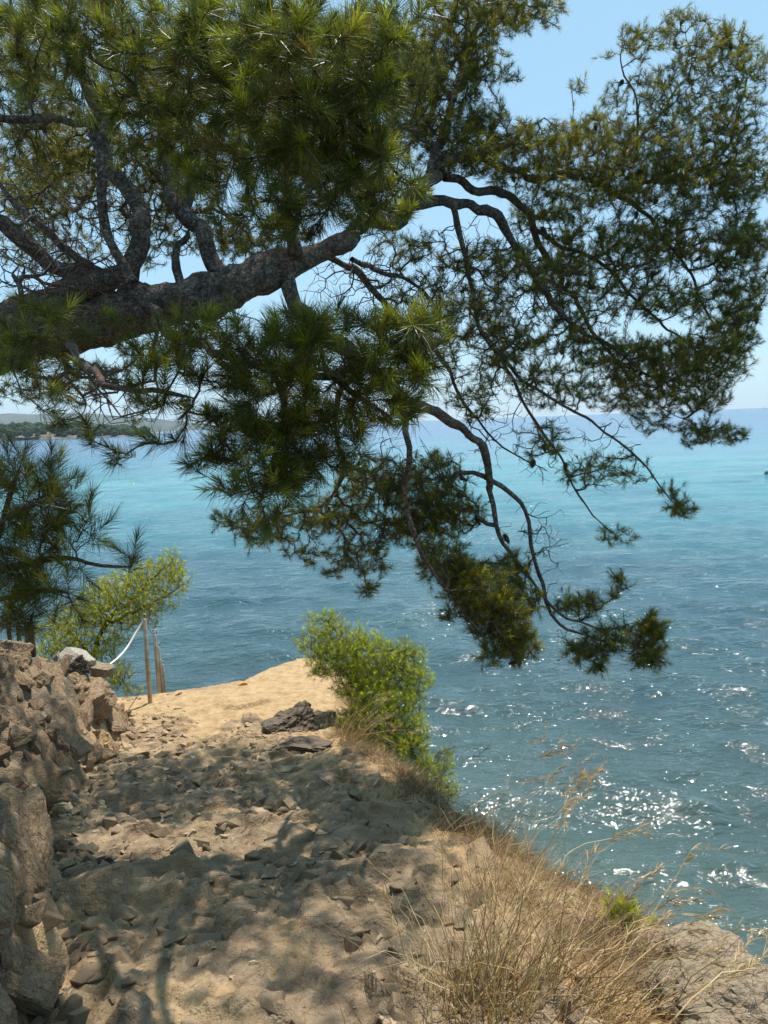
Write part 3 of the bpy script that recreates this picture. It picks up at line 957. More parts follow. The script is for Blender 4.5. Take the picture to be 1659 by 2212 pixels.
def limb_part(name, pts, parent, sides=12, step=0.05, wob=0.3):
    """pts: (X, Y, depth, radius) points of the photograph; returns world points"""
    w = np.array([[*at(a, b, d), r * 0.9] for a, b, d, r in pts])
    c = catmull(w, step)
    P3, r = c[:, :3], np.clip(c[:, 3], 0.003, None)
    arc = np.concatenate([[0], np.cumsum(np.linalg.norm(np.diff(P3, axis=0), axis=1))])
    seed = (pts[0][0] * 7 + pts[-1][1] * 3) % 97
    off = np.stack([vnoise(np.stack([arc * 3.1 + seed, arc * 0 + k], -1)) for k in range(3)], -1)
    off2 = np.stack([vnoise(np.stack([arc * 8.3 + seed * 1.7, arc * 0 + k + 9], -1)) for k in range(3)], -1)
    P3 = P3 + (off + 0.45 * off2) * (wob * np.clip(r * 2, 0.025, 0.075))[:, None] * 3 * np.clip(arc / 0.3, 0, 1)[:, None]
    r = r * (1 + 0.14 * np.clip(vnoise(np.stack([arc * 5.5 + seed * 3, arc * 0 + 4], -1)), 0, 1))
    r = r * (1 + 0.10 * vnoise(np.stack([arc * 9 + seed, arc * 0], -1)))
    rr = r.copy()
    rr[-1] *= 0.35
    v, q = tube(P3, rr, sides, bump=bark_bump())
    me = mesh_np(name, v, q, None, smooth=True)
    o = link(name, me, M['bark'], parent)
    return P3, r

def foliage_part(name, P0, AX, L, count, rng, parent, **kw):
    V, Q, T, C = needles(P0, AX, L, count, rng, **kw)
    me = mesh_np(name, V, Q, T, {'tint': ('FLOAT_COLOR', np.concatenate([C, np.ones((len(C), 1))], 1))})
    return link(name, me, M['needle'], parent, kind='stuff')

def cone_mesh():
    acc = Acc()
    ga = math.pi * (3 - 5 ** 0.5)
    n = 64
    for k in range(n):
        u = (k + 0.5) / n
        z = 1 - 2 * u
        r = 0.52 * math.sin(math.pi * min(1, (0.08 + 0.92 * u)) ** 0.8) + 0.05
        a = k * ga
        c = np.array([r * math.cos(a), r * math.sin(a), z])
        o = np.array([math.cos(a), math.sin(a), -0.25])
        s = np.array([-math.sin(a), math.cos(a), 0])
        w = 0.17
        acc.add(np.array([c - s * w - o * 0.25, c + s * w - o * 0.25, c + o * 0.13 + s * w * 0.6, c + o * 0.13 - s * w * 0.6, c + np.array([0, 0, -0.16]) + o * 0.02]),
                [[0, 1, 2, 3]], [[3, 2, 4], [0, 3, 4], [2, 1, 4]])
    v, q = tube(np.array([[0, 0, -0.95], [0, 0, -0.4], [0, 0, 0.3], [0, 0, 0.95]]), [0.2, 0.42, 0.4, 0.1], 8)
    acc.add(v, q)
    return acc.mesh('pine_cone')

# --- the leaning pine
def build_pine():
    rng = np.random.default_rng(51)
    base = at(-520, 1330, 4.3)
    base[2] = gz(base[0], base[1]) - 0.1
    tree = empty('pine_tree', base, 'big leaning pine whose thick trunk and needle laden boughs reach over the path', 'tree')
    made = []       # parts are modelled in place, then hung under the tree's base
    def part(name, pts, sides=10, step=0.06, wob=0.32):
        before = set(COL.objects)
        P3, r = limb_part(name, pts, None, sides, step, wob)
        made.append([o for o in COL.objects if o not in before][0])
        return P3, r
    limbs = {}
    trunk = [(-520, 1340, 4.3, 0.36), (-400, 1120, 4.3, 0.31), (-250, 900, 4.35, 0.27), (-110, 785, 4.4, 0.235), (50, 722, 4.4, 0.195), (220, 692, 4.4, 0.165), (400, 650, 4.4, 0.145), (520, 610, 4.5, 0.13), (610, 572, 4.6, 0.105), (650, 553, 4.65, 0.085)]
    limbs['trunk'] = part('trunk', trunk, 28, 0.03, 0.05)
    B = {
        'a1': [(620, 570, 4.6, 0.09), (665, 552, 4.65, 0.08), (740, 545, 4.7, 0.07), (792, 515, 4.8, 0.064), (832, 465, 4.9, 0.062), (900, 415, 5.0, 0.056), (980, 375, 5.2, 0.045), (1060, 330, 5.4, 0.033), (1130, 280, 5.6, 0.016), (1180, 250, 5.7, 0.005)],
        'a2': [(845, 458, 4.95, 0.045), (930, 445, 5.2, 0.042), (1030, 455, 5.4, 0.04), (1090, 490, 5.6, 0.036), (1140, 560, 5.7, 0.032), (1200, 650, 5.8, 0.028), (1270, 710, 5.9, 0.022), (1340, 770, 6.0, 0.015), (1450, 830, 6.1, 0.008)],
        'a3': [(600, 590, 4.6, 0.06), (655, 645, 4.5, 0.055), (710, 700, 4.4, 0.05), (790, 770, 4.3, 0.042), (880, 850, 4.5, 0.038), (960, 890, 4.7, 0.034), (1020, 940, 4.9, 0.033), (1045, 1010, 5.0, 0.031), (1055, 1060, 5.05, 0.026)],
        'a3a': [(1048, 1030, 5.03, 0.022), (1110, 1075, 5.1, 0.018), (1140, 1130, 5.1, 0.016), (1150, 1200, 5.1, 0.015), (1170, 1260, 5.15, 0.014), (1185, 1320, 5.2, 0.012), (1250, 1370, 5.3, 0.010), (1330, 1388, 5.4, 0.007), (1405, 1400, 5.4, 0.004)],
        'a3b': [(1055, 1050, 5.04, 0.022), (1075, 1130, 5.0, 0.018), (1110, 1200, 5.1, 0.015), (1150, 1258, 5.1, 0.013), (1200, 1320, 5.2, 0.011), (1290, 1352, 5.3, 0.007), (1370, 1345, 5.4, 0.004)],
        'a4': [(800, 775, 4.3, 0.03), (870, 860, 4.1, 0.024), (885, 930, 4.0, 0.022), (882, 990, 4.0, 0.02), (866, 1030, 4.1, 0.019), (874, 1100, 4.2, 0.017), (892, 1160, 4.3, 0.015), (930, 1230, 4.4, 0.012), (980, 1290, 4.5, 0.009), (1040, 1370, 4.6, 0.005)],
        'a5': [(980, 448, 5.3, 0.024), (1005, 560, 5.4, 0.02), (1030, 680, 5.4, 0.018), (1080, 780, 5.5, 0.016), (1130, 860, 5.6, 0.013), (1200, 970, 5.7, 0.011), (1240, 1060, 5.8, 0.009), (1300, 1130, 5.9, 0.006), (1345, 1160, 5.9, 0.003)],
        'a7': [(1060, 745, 5.45, 0.014), (1180, 860, 5.6, 0.013), (1290, 920, 5.8, 0.011), (1380, 990, 5.9, 0.008), (1440, 1070, 6.0, 0.006), (1490, 1110, 6.0, 0.003)],
        'a8': [(960, 383, 5.2, 0.035), (1090, 420, 5.6, 0.033), (1170, 520, 6.0, 0.028), (1225, 640, 6.3, 0.022), (1300, 740, 6.5, 0.015), (1380, 840, 6.5, 0.008), (1500, 920, 6.5, 0.004)],
        'a9': [(1040, 340, 5.4, 0.03), (1200, 385, 5.9, 0.028), (1330, 405, 6.3, 0.024), (1450, 390, 6.6, 0.019), (1560, 330, 6.8, 0.013), (1605, 220, 6.9, 0.008), (1600, 110, 6.9, 0.004)],
        'a10': [(1300, 402, 6.2, 0.02), (1370, 310, 6.4, 0.014), (1375, 210, 6.4, 0.010), (1345, 130, 6.4, 0.006), (1370, 60, 6.4, 0.003)],
        'a11': [(1290, 400, 6.2, 0.022), (1400, 470, 6.5, 0.02), (1480, 580, 6.7, 0.016), (1540, 690, 6.8, 0.010), (1600, 760, 6.8, 0.005)],
        'a12': [(1150, 495, 5.9, 0.022), (1280, 560, 6.3, 0.018), (1370, 640, 6.5, 0.014), (1470, 740, 6.6, 0.010), (1570, 800, 6.6, 0.005)],
        'a13': [(900, 416, 5.0, 0.04), (960, 310, 5.2, 0.034), (985, 200, 5.4, 0.028), (1010, 90, 5.6, 0.02), (1080, 10, 5.7, 0.012), (1180, -30, 5.8, 0.006)],
        'a14': [(1370, 310, 6.4, 0.012), (1450, 220, 6.5, 0.010), (1500, 120, 6.6, 0.006), (1480, 50, 6.6, 0.003)],
        'a15': [(700, 547, 4.7, 0.03), (780, 600, 5.0, 0.026), (860, 680, 5.3, 0.022), (950, 780, 5.5, 0.017), (1010, 880, 5.7, 0.012), (1080, 960, 5.8, 0.008), (1180, 1010, 5.9, 0.004)],
        'a16': [(790, 770, 4.3, 0.022), (720, 900, 4.8, 0.018), (740, 1010, 5.2, 0.015), (700, 1080, 5.4, 0.011), (600, 1110, 5.5, 0.007), (500, 1140, 5.6, 0.004)],
        'a17': [(760, 560, 4.8, 0.02), (830, 590, 5.2, 0.017), (900, 620, 5.4, 0.014), (960, 700, 5.5, 0.010), (990, 800, 5.6, 0.006)],
        'u1': [(485, 605, 4.45, 0.06), (440, 530, 4.5, 0.0544), (392, 470, 4.6, 0.0496), (360, 400, 4.7, 0.0424), (345, 300, 4.9, 0.0352), (380, 200, 5.1, 0.0272), (430, 80, 5.3, 0.0208), (500, -80, 5.2, 0.016), (600, -260, 5.0, 0.0112), (720, -460, 4.6, 0.0064), (850, -650, 4.2, 0.0032)],
        'u1b': [(398, 480, 4.6, 0.0272), (408, 420, 4.6, 0.024), (440, 310, 4.4, 0.0176), (520, 220, 4.0, 0.012), (620, 150, 3.6, 0.0064)],
        'u1c': [(395, 625, 4.45, 0.032), (375, 560, 4.5, 0.03), (385, 520, 4.5, 0.026), (400, 500, 4.55, 0.02)],
        'u2': [(272, 640, 4.35, 0.068), (288, 560, 4.35, 0.0624), (288, 470, 4.4, 0.0584), (255, 400, 4.4, 0.0544), (215, 330, 4.4, 0.0464), (195, 240, 4.4, 0.0416), (170, 140, 4.3, 0.0344), (130, 40, 4.2, 0.028), (140, -80, 4.3, 0.0224), (220, -230, 4.5, 0.016), (380, -420, 4.4, 0.0096), (560, -640, 4.0, 0.004)],
        'u3': [(285, 610, 4.22, 0.0336), (255, 550, 4.2, 0.032), (235, 480, 4.15, 0.0304), (225, 420, 4.1, 0.0272), (210, 330, 4.05, 0.024), (215, 250, 4.0, 0.0208), (300, 150, 3.7, 0.016), (420, 80, 3.3, 0.0112), (560, 60, 2.9, 0.0064)],
        'b1': [(20, 700, 4.36, 0.13), (110, 655, 4.3, 0.10), (190, 605, 4.25, 0.078), (255, 580, 4.3, 0.066), (290, 540, 4.36, 0.045), (292, 500, 4.4, 0.03)],
        'b2': [(235, 596, 4.3, 0.03), (190, 590, 4.25, 0.05), (120, 570, 4.2, 0.053), (60, 530, 4.2, 0.048), (0, 500, 4.2, 0.043), (-110, 470, 4.2, 0.035)],
        'b3': [(200, 575, 4.2, 0.03), (150, 545, 4.1, 0.026), (80, 500, 4.0, 0.022), (30, 440, 4.0, 0.017), (0, 400, 4.0, 0.013), (-60, 360, 4.0, 0.008)],
        'b4': [(200, 260, 4.4, 0.03), (110, 265, 4.2, 0.026), (40, 280, 4.0, 0.024), (-40, 260, 3.9, 0.02)],
        'f1': [(300, 150, 3.7, 0.018), (450, 185, 3.0, 0.016), (600, 200, 2.7, 0.013), (760, 150, 2.5, 0.010), (870, 70, 2.4, 0.006)],
        'f2': [(640, 560, 4.62, 0.055), (640, 490, 4.3, 0.042), (622, 410, 3.6, 0.03), (645, 330, 3.1, 0.02), (740, 300, 2.8, 0.013), (840, 340, 2.7, 0.006)],
        'f3': [(330, 670, 4.25, 0.04), (400, 715, 3.7, 0.03), (480, 755, 3.2, 0.024), (580, 780, 2.7, 0.019), (700, 795, 2.5, 0.015), (800, 770, 2.4, 0.011), (900, 720, 2.35, 0.006)],
        'f4': [(580, 780, 2.7, 0.014), (610, 870, 2.6, 0.012), (590, 970, 2.5, 0.009), (560, 1070, 2.45, 0.005)],
        'f5': [(130, 700, 4.2, 0.03), (180, 770, 3.4, 0.02), (240, 825, 2.9, 0.015), (330, 855, 2.7, 0.011), (420, 850, 2.6, 0.006)],
        'f6': [(40, 720, 4.2, 0.03), (40, 760, 3.2, 0.018), (70, 740, 2.7, 0.011), (110, 700, 2.55, 0.006)],
        'f7': [(700, 795, 2.5, 0.012), (790, 870, 2.5, 0.009), (850, 920, 2.5, 0.005)],
    }
    for k, pts in B.items():
        thick = max(p[3] for p in pts)
        limbs[k] = part('branch', pts, 14 if thick > 0.04 else 8, 0.045 if thick > 0.04 else 0.06)
    # --- foliage pads: X, Y, half width, half height, depth, half depth, density
    near = [(120, 60, 170, 90, 2.8, .4, 3), (330, 60, 190, 90, 2.7, .4, 3.2), (560, 70, 180, 100, 2.5, .35, 3.2), (740, 90, 140, 100, 2.4, .3, 3.2), (860, 60, 60, 70, 2.3, .15, 3.5),
            (640, 230, 200, 110, 2.6, .35, 3.4), (790, 210, 110, 90, 2.5, .25, 3.2), (430, 200, 160, 100, 2.9, .4, 2.6), (500, 330, 160, 100, 2.8, .4, 3.0), (700, 360, 190, 110, 2.7, .35, 3.4), (830, 390, 100, 90, 2.7, .25, 2.8),
            (600, 470, 150, 60, 2.8, .3, 2.8), (760, 470, 110, 45, 2.8, .3, 2.4), (160, 180, 130, 70, 3.0, .4, 2.0), (280, 260, 90, 90, 3.1, .4, 1.2),
            (560, 740, 170, 70, 2.6, .3, 3.0), (740, 760, 170, 90, 2.4, .25, 3.6), (890, 710, 75, 70, 2.35, .15, 4.0), (450, 790, 130, 70, 2.6, .25, 2.8), (620, 860, 190, 90, 2.5, .25, 3.6), (800, 850, 130, 90, 2.5, .2, 3.2),
            (540, 960, 130, 80, 2.5, .2, 3.6), (690, 960, 120, 80, 2.55, .2, 3.0), (560, 1060, 110, 70, 2.45, .15, 3.4), (470, 1000, 60, 70, 2.5, .15, 2.6), (360, 850, 80, 60, 2.6, .2, 1.6),
            (90, 705, 80, 50, 2.6, .15, 3.6), (30, 770, 60, 55, 2.7, .2, 3.2), (190, 715, 40, 30, 2.7, .1, 2.5), (110, 800, 70, 50, 2.9, .2, 1.6), (110, 905, 50, 30, 2.5, .1, 2.2), (268, 985, 30, 26, 2.5, .08, 3.0), (195, 950, 26, 24, 2.5, .08, 2.6), (355, 965, 30, 24, 2.5, .08, 2.4), (250, 700, 40, 30, 2.8, .1, 2), (450, 705, 110, 35, 2.7, .2, 2.4), (330, 775, 90, 45, 2.75, .2, 2.0), (880, 790, 70, 70, 2.4, .15, 3.0), (650, 1010, 80, 60, 2.55, .15, 2.2)]
    mid = [(1000, 40, 120, 60, 5.6, .5, 2.6), (1120, 20, 100, 60, 5.8, .4, 2.6), (960, 150, 90, 90, 5.4, .5, 2.8), (1040, 130, 60, 70, 5.5, .4, 2.2), (950, 270, 90, 70, 5.3, .4, 2.6), (1040, 240, 60, 50, 5.5, .3, 1.8), (1110, 165, 24, 20, 5.6, .1, 1.6),
           (1010, 330, 120, 60, 5.3, .4, 2.6), (1090, 300, 80, 50, 5.5, .4, 2.6), (1180, 320, 90, 60, 5.8, .4, 2.6), (1150, 390, 110, 50, 5.7, .4, 2.2), (1290, 320, 100, 80, 6.1, .5, 2.6), (1310, 410, 120, 60, 6.2, .5, 2.2),
           (1420, 320, 110, 90, 6.4, .5, 2.4), (1470, 400, 130, 80, 6.5, .5, 2.4), (1590, 370, 90, 110, 6.7, .5, 2.4), (1560, 250, 100, 70, 6.7, .5, 2.0), (1430, 200, 80, 60, 6.5, .4, 1.7), (1520, 130, 90, 60, 6.7, .4, 1.7), (1610, 150, 60, 70, 6.8, .4, 1.6), (1390, 90, 60, 45, 6.4, .3, 1.7), (1470, 55, 60, 35, 6.6, .3, 1.5), (1560, 80, 60, 35, 6.8, .3, 1.5), (1330, 210, 40, 40, 6.3, .3, 1.0), (1245, 185, 40, 22, 6.1, .1, 0.8), (1310, 120, 14, 14, 6.3, .1, 1.2),
           (1500, 520, 150, 70, 6.6, .5, 2.2), (1610, 560, 70, 110, 6.7, .4, 2.6), (1380, 530, 100, 70, 6.4, .5, 2.2), (1560, 660, 100, 60, 6.7, .4, 2.2), (1400, 640, 110, 60, 6.4, .5, 2.0), (1280, 560, 90, 80, 6.2, .5, 1.6),
           (1230, 730, 90, 45, 5.9, .3, 2.0), (1330, 770, 100, 55, 6.0, .35, 2.6), (1430, 790, 120, 70, 6.2, .4, 3.0), (1540, 770, 90, 80, 6.4, .4, 3.0), (1600, 720, 45, 60, 6.5, .3, 2.6), (1360, 850, 110, 50, 6.1, .35, 2.2), (1500, 860, 80, 45, 6.3, .3, 2.4), (1410, 910, 60, 30, 6.2, .2, 1.4),
           (1510, 935, 60, 35, 6.3, .2, 2.4), (1580, 940, 35, 24, 6.4, .1, 2.8), (1470, 1100, 35, 30, 6.0, .15, 3.0), (1440, 1060, 30, 22, 6.0, .12, 1.5), (1330, 1160, 50, 20, 5.9, .15, 1.8), (1340, 1010, 80, 40, 5.9, .3, 1.0), (1170, 960, 60, 50, 5.7, .3, 1.4), (1270, 1020, 60, 40, 5.8, .3, 0.8),
           (1050, 560, 110, 40, 5.5, .4, 2.0), (1130, 600, 80, 50, 5.7, .4, 1.8), (1000, 660, 90, 100, 5.5, .5, 1.6), (1110, 780, 80, 90, 5.6, .4, 1.8), (930, 760, 70, 80, 5.5, .4, 1.5), (1200, 830, 80, 60, 5.8, .4, 1.8), (150, 830, 150, 50, 4.8, .4, 1.3), (1190, 470, 110, 60, 5.9, .4, 2.0), (1060, 700, 120, 80, 5.9, .4, 1.2), (1240, 650, 100, 80, 6.2, .4, 1.6), (880, 640, 80, 70, 5.4, .4, 1.1), (1200, 560, 90, 60, 6.0, .4, 1.6), (1020, 850, 60, 70, 5.6, .4, 1.4),
           (930, 1040, 90, 60, 5.4, .4, 2.0), (820, 1050, 100, 60, 5.4, .4, 2.0), (700, 1120, 120, 45, 5.5, .4, 1.8), (560, 1140, 80, 40, 5.6, .3, 1.6), (490, 1130, 40, 25, 5.6, .2, 1.2), (660, 1190, 60, 30, 5.5, .2, 1.0), (780, 1200, 70, 50, 5.4, .3, 1.6), (790, 1270, 30, 20, 5.4, .1, 1.6), (880, 1130, 80, 60, 5.2, .3, 2.4), (970, 1110, 80, 60, 5.2, .3, 2.2), (720, 1240, 30, 15, 5.4, .1, 1.2),
           (960, 1210, 60, 60, 4.7, .25, 2.4), (1030, 1280, 80, 70, 4.7, .25, 2.8), (1010, 1250, 60, 50, 5.0, .3, 2.6), (1080, 1350, 75, 60, 4.75, .2, 3.0), (1120, 1400, 45, 40, 4.8, .15, 3.0), (1060, 1420, 30, 20, 4.7, .1, 2.4), (970, 1330, 20, 18, 4.6, .08, 2.0), (1100, 1230, 50, 40, 5.1, .2, 1.8), (1120, 1290, 50, 50, 5.0, .2, 2.0),
           (1250, 1310, 60, 30, 5.4, .2, 2.0), (1330, 1380, 90, 35, 5.4, .2, 1.8), (1270, 1410, 60, 30, 5.4, .15, 1.8), (1410, 1360, 36, 36, 5.4, .12, 2.8), (1400, 1420, 40, 36, 5.4, .12, 2.6), (1295, 1440, 24, 14, 5.4, .08, 2), (1340, 1258, 26, 22, 5.4, .08, 1.8), (1320, 1285, 20, 14, 5.4, .08, 1.4),
           (60, 430, 90, 110, 6.0, .6, 2.0), (150, 400, 110, 90, 6.2, .6, 2.2), (120, 540, 140, 60, 6.4, .6, 1.2), (330, 480, 80, 100, 6.0, .5, 1.6), (480, 520, 90, 60, 6.0, .5, 1.8), (560, 520, 80, 50, 5.8, .5, 2.2), (420, 400, 80, 90, 5.6, .5, 2.0), (880, 540, 90, 50, 5.6, .4, 1.4), (60, 330, 90, 70, 5.0, .5, 2.2), (60, 220, 90, 90, 4.6, .5, 2.6), (170, 320, 100, 100, 5.2, .5, 2.4), (330, 370, 100, 90, 5.2, .5, 2.2), (330, 240, 110, 90, 5.0, .5, 2.2),
           (60, 850, 80, 40, 5.2, .4, 1.0), (220, 800, 100, 50, 5.2, .4, 0.9), (330, 760, 90, 40, 5.2, .4, 1.2), (300, 880, 60, 40, 4.8, .3, 0.6), (60, 110, 110, 110, 4.2, .5, 2.2), (880, 180, 60, 120, 4.6, .5, 2.4), (300, 120, 120, 100, 4.6, .5, 2.0), (800, 60, 80, 60, 4.6, .4, 2.0), (560, 150, 160, 120, 4.6, .5, 1.6)]
    NL, ML, UL = 0.098, 0.074, 0.11
    # the rest of the crown: behind the near boughs, and up over the path above the picture
    upper = [(520, 250, 170, 130, 6.8, .7, 2.0), (720, 320, 170, 130, 7.2, .8, 2.2), (860, 200, 120, 140, 6.8, .7, 2.2), (640, 120, 200, 110, 6.2, .7, 2.0), (850, 420, 90, 70, 6.9, .6, 1.6),
             (150, -60, 160, 60, 4.4, .6, 0.9), (430, -80, 200, 80, 4.6, .7, 1.8), (700, -70, 180, 80, 4.6, .7, 1.8), (930, -80, 130, 80, 4.9, .6, 1.6), (330, -210, 180, 80, 4.6, .7, 1.2), (600, -240, 220, 100, 4.6, .7, 1.6), (880, -230, 180, 90, 4.8, .7, 1.5), (1080, -150, 120, 80, 5.2, .6, 1.4),
             (450, -420, 250, 100, 4.4, .6, 1.3), (800, -420, 220, 110, 4.4, .6, 1.3), (1100, -380, 150, 100, 4.6, .6, 1.2), (650, -640, 260, 110, 4.0, .6, 1.1), (1000, -620, 200, 120, 4.0, .6, 1.1)]
    g = Grower(52)
    for P3, r in limbs.values():
        g.limb(P3[::2])
    jobs = []
    mid = [(*p[:6], p[6] * (1.7 if p[1] > 990 and p[4] < 5.9 else 1.0)) for p in mid]       # the drooping boughs are the fullest
    for pads, ln, mul in ((near, NL, 4.0), (mid, ML, 4.3), (upper, UL, 5.0)):
        for pad in pads:
            for p in in_pads(pad, mul, rng, ln):
                jobs.append((p, ln, pad[4]))
    limbnodes = g.p[:g.n].copy()
    dist = np.array([np.min(np.linalg.norm(limbnodes - j[0], axis=1)) for j in jobs])
    shoots = {NL: [], ML: [], UL: []}
    for k in np.argsort(dist):
        p, ln, dep = jobs[k]
        a = g.reach(p, 0.035, 0.10)
        if a is not None:
            shoots[ln].append((p, a))
            if ln != NL or rng.random() < 0.35:       # older needles further back along the twig
                pth = g.paths[-1]
                if len(pth) >= 3:
                    shoots[ln].append((g.p[pth[-2]], nrm(g.p[pth[-1]] - g.p[pth[-2]])))
    # bare dead twigs below the canopy
    bare = [(60, 600, 120, 80, 3.9, .3, 40), (300, 420, 120, 120, 4.5, .4, 50), (780, 610, 140, 80, 5.0, .4, 50), (1000, 560, 120, 100, 5.3, .4, 50), (120, 480, 180, 160, 4.0, .5, 60), (150, 620, 160, 130, 3.8, .4, 70), (230, 830, 180, 110, 4.0, .6, 70), (1010, 650, 150, 180, 5.5, .4, 150), (1150, 640, 130, 160, 5.8, .5, 150), (1300, 600, 160, 140, 6.3, .5, 150), (1080, 880, 120, 140, 5.6, .4, 90), (860, 640, 130, 120, 5.2, .5, 90), (1250, 980, 150, 100, 5.8, .3, 60), (880, 1030, 160, 100, 5.2, .4, 80), (1450, 560, 150, 120, 6.5, .5, 110), (1150, 1180, 90, 120, 5.1, .2, 40), (1300, 1360, 120, 50, 5.4, .2, 30), (420, 700, 160, 60, 4.2, .4, 50), (330, 480, 130, 120, 4.8, .5, 60)]
    for X, Y, rx, ry, d, dd, n in bare:
        for k in range(n * 4):
            u = nrm(rng.normal(size=3)) * rng.random() ** 0.4
            g.reach(at(X + u[0] * rx, Y + u[1] * ry, d + u[2] * dd), 0.12, 0.06, 0.8, 0.05, 0.3)
    made.append(link('fine_twigs', g.mesh('fine_twigs', sides=3), M['twig'], kind='stuff'))
    for ln, count, width, segs, chunk in ((NL, 78, 0.0018, 2, 0), (ML, 34, 0.0031, 1, 1), (UL, 20, 0.006, 1, 2)):
        S = shoots[ln]
        P0 = np.array([s[0] for s in S])
        AX = nrm(np.array([s[1] for s in S]) * 0.9 + np.array([0, 0, 0.4]) + rng.normal(0, 0.3, (len(S), 3)))
        P0 = P0 - AX * ln * 0.4
        order = np.argsort(P0[:, 0])
        for part_idx in np.array_split(order, 6 if chunk < 2 else 2):
            made.append(foliage_part('foliage', P0[part_idx], AX[part_idx], np.full(len(part_idx), ln) * rng.uniform(0.68, 1.16, len(part_idx)), count, rng, None, width=width, segs=segs, young=0.5, tintmul=np.array([1.65, 1.3, 0.8]) if chunk == 1 else np.array([1.3, 1.2, 0.9]), shoot=1.15 if chunk == 1 else 0.9))
    # cones
    cm = cone_mesh()
    cm.materials.append(M['cone'])
    spots = [at(X, Y, d) for X, Y, d in ((1618, 92, 6.9), (1590, 182, 6.8), (1560, 95, 6.8), (1478, 40, 6.6), (1350, 165, 6.4), (1362, 1372, 5.4), (1095, 1160, 5.05), (1140, 1238, 5.1), (600, 165, 3.2), (640, 160, 3.2), (1470, 90, 6.6))]
    midS = np.array([s[0] for s in shoots[ML]])
    for k in rng.choice(len(midS), 70, replace=False):
        if midS[k][0] > 0.2:
            spots.append(midS[k] - np.array([0, 0, 0.05]))
    for p in spots:
        o = link('pine_cone', cm)
        i = int(np.argmin(np.linalg.norm(g.p[:g.n] - p, axis=1)))
        o.location = g.p[i]
        o.rotation_euler = (rng.normal(0.3, 0.6), rng.normal(0, 0.6), rng.uniform(0, 6))
        s = rng.uniform(0.024, 0.034)
        o.scale = (s, s, s * 1.15)
        made.append(o)
    bpy.context.view_layer.update()
    for o in made:
        o.parent = tree
        o.matrix_parent_inverse = Matrix.Translation(-Vector(base))
    return tree

build_pine()

def build_shrub(name, label, base, stems, pads, needle, count, width, seed, young, tint, cat='shrub', dens=1.0, segs=1):
    """a small pine: stems (px points with depth and radius), twigs, needle brushes"""
    rng = np.random.default_rng(seed)
    root = empty(name, base, label, cat)
    made = []
    g = Grower(seed + 1, 30000)
    for k, pts in enumerate(stems):
        before = set(COL.objects)
        P3, r = limb_part('trunk' if k == 0 else 'branch', pts, None, 7, 0.05)
        made.append([o for o in COL.objects if o not in before][0])
        g.limb(P3)
    ln0 = g.p[:g.n].copy()
    A = np.concatenate([in_pads(p, dens, rng, needle) for p in pads])
    A = A[np.argsort([np.min(np.linalg.norm(ln0 - a, axis=1)) for a in A])]
    P0, AX = [], []
    for a in A:
        t = g.reach(a, 0.035, 0.1)
        if t is not None:
            P0.append(a)
            AX.append(t)
    P0 = np.array(P0)
    AX = nrm(np.array(AX) * 0.6 + np.array([0, 0, 0.6]) + rng.normal(0, 0.35, (len(P0), 3)))
    made.append(link('fine_twigs', g.mesh('fine_twigs', 0.0016, 0.42, 3), M['twig'], kind='stuff'))
    made.append(foliage_part('foliage', P0 - AX * needle * 0.4, AX, np.full(len(P0), needle) * rng.uniform(0.75, 1.15, len(P0)), count, rng, None, width=width, segs=segs, young=young, tintmul=np.array(tint), shoot=1.4))
    bpy.context.view_layer.update()
    for o in made:
        o.parent = root
        o.matrix_parent_inverse = Matrix.Translation(-Vector(base))
    return root

# young pine leaning in at the left edge
b = at(-60, 1440, 3.0)
build_shrub('young_pine', 'dark long needled young pine at the left edge above the rocks', b,
            [[(-60, 1440, 3.0, 0.022), (-50, 1330, 2.9, 0.018), (-30, 1220, 2.75, 0.014), (0, 1110, 2.6, 0.010), (40, 1010, 2.5, 0.006)],
             [(-20, 1240, 2.75, 0.016), (80, 1200, 2.6, 0.012), (180, 1205, 2.5, 0.008), (280, 1215, 2.45, 0.005)],
             [(-30, 1300, 2.8, 0.014), (60, 1290, 2.65, 0.010), (150, 1280, 2.55, 0.006)],
             [(-10, 1130, 2.65, 0.014), (80, 1100, 2.5, 0.010), (150, 1090, 2.45, 0.005)]],
            [(70, 1060, 90, 60, 2.5, .2, 3.4), (30, 1020, 60, 50, 2.5, .2, 2.5), (120, 1130, 70, 60, 2.5, .2, 3.4), (40, 1170, 80, 70, 2.6, .2, 3.2), (130, 1210, 70, 50, 2.5, .15, 3.0), (60, 1260, 90, 50, 2.6, .2, 3.0), (130, 1290, 60, 35, 2.55, .15, 2.6), (30, 1310, 50, 40, 2.7, .15, 2.0), (70, 1330, 90, 25, 2.65, .15, 2.4), (60, 1348, 60, 18, 2.65, .1, 2.4), (20, 1350, 40, 25, 2.7, .1, 1.6), (285, 1215, 16, 14, 2.45, .05, 4.0), (190, 1165, 24, 24, 2.5, .1, 2.0)],
            0.10, 130, 0.0013, 61, 0.4, (1.2, 1.05, 0.75), 'tree', 4.5, 2)

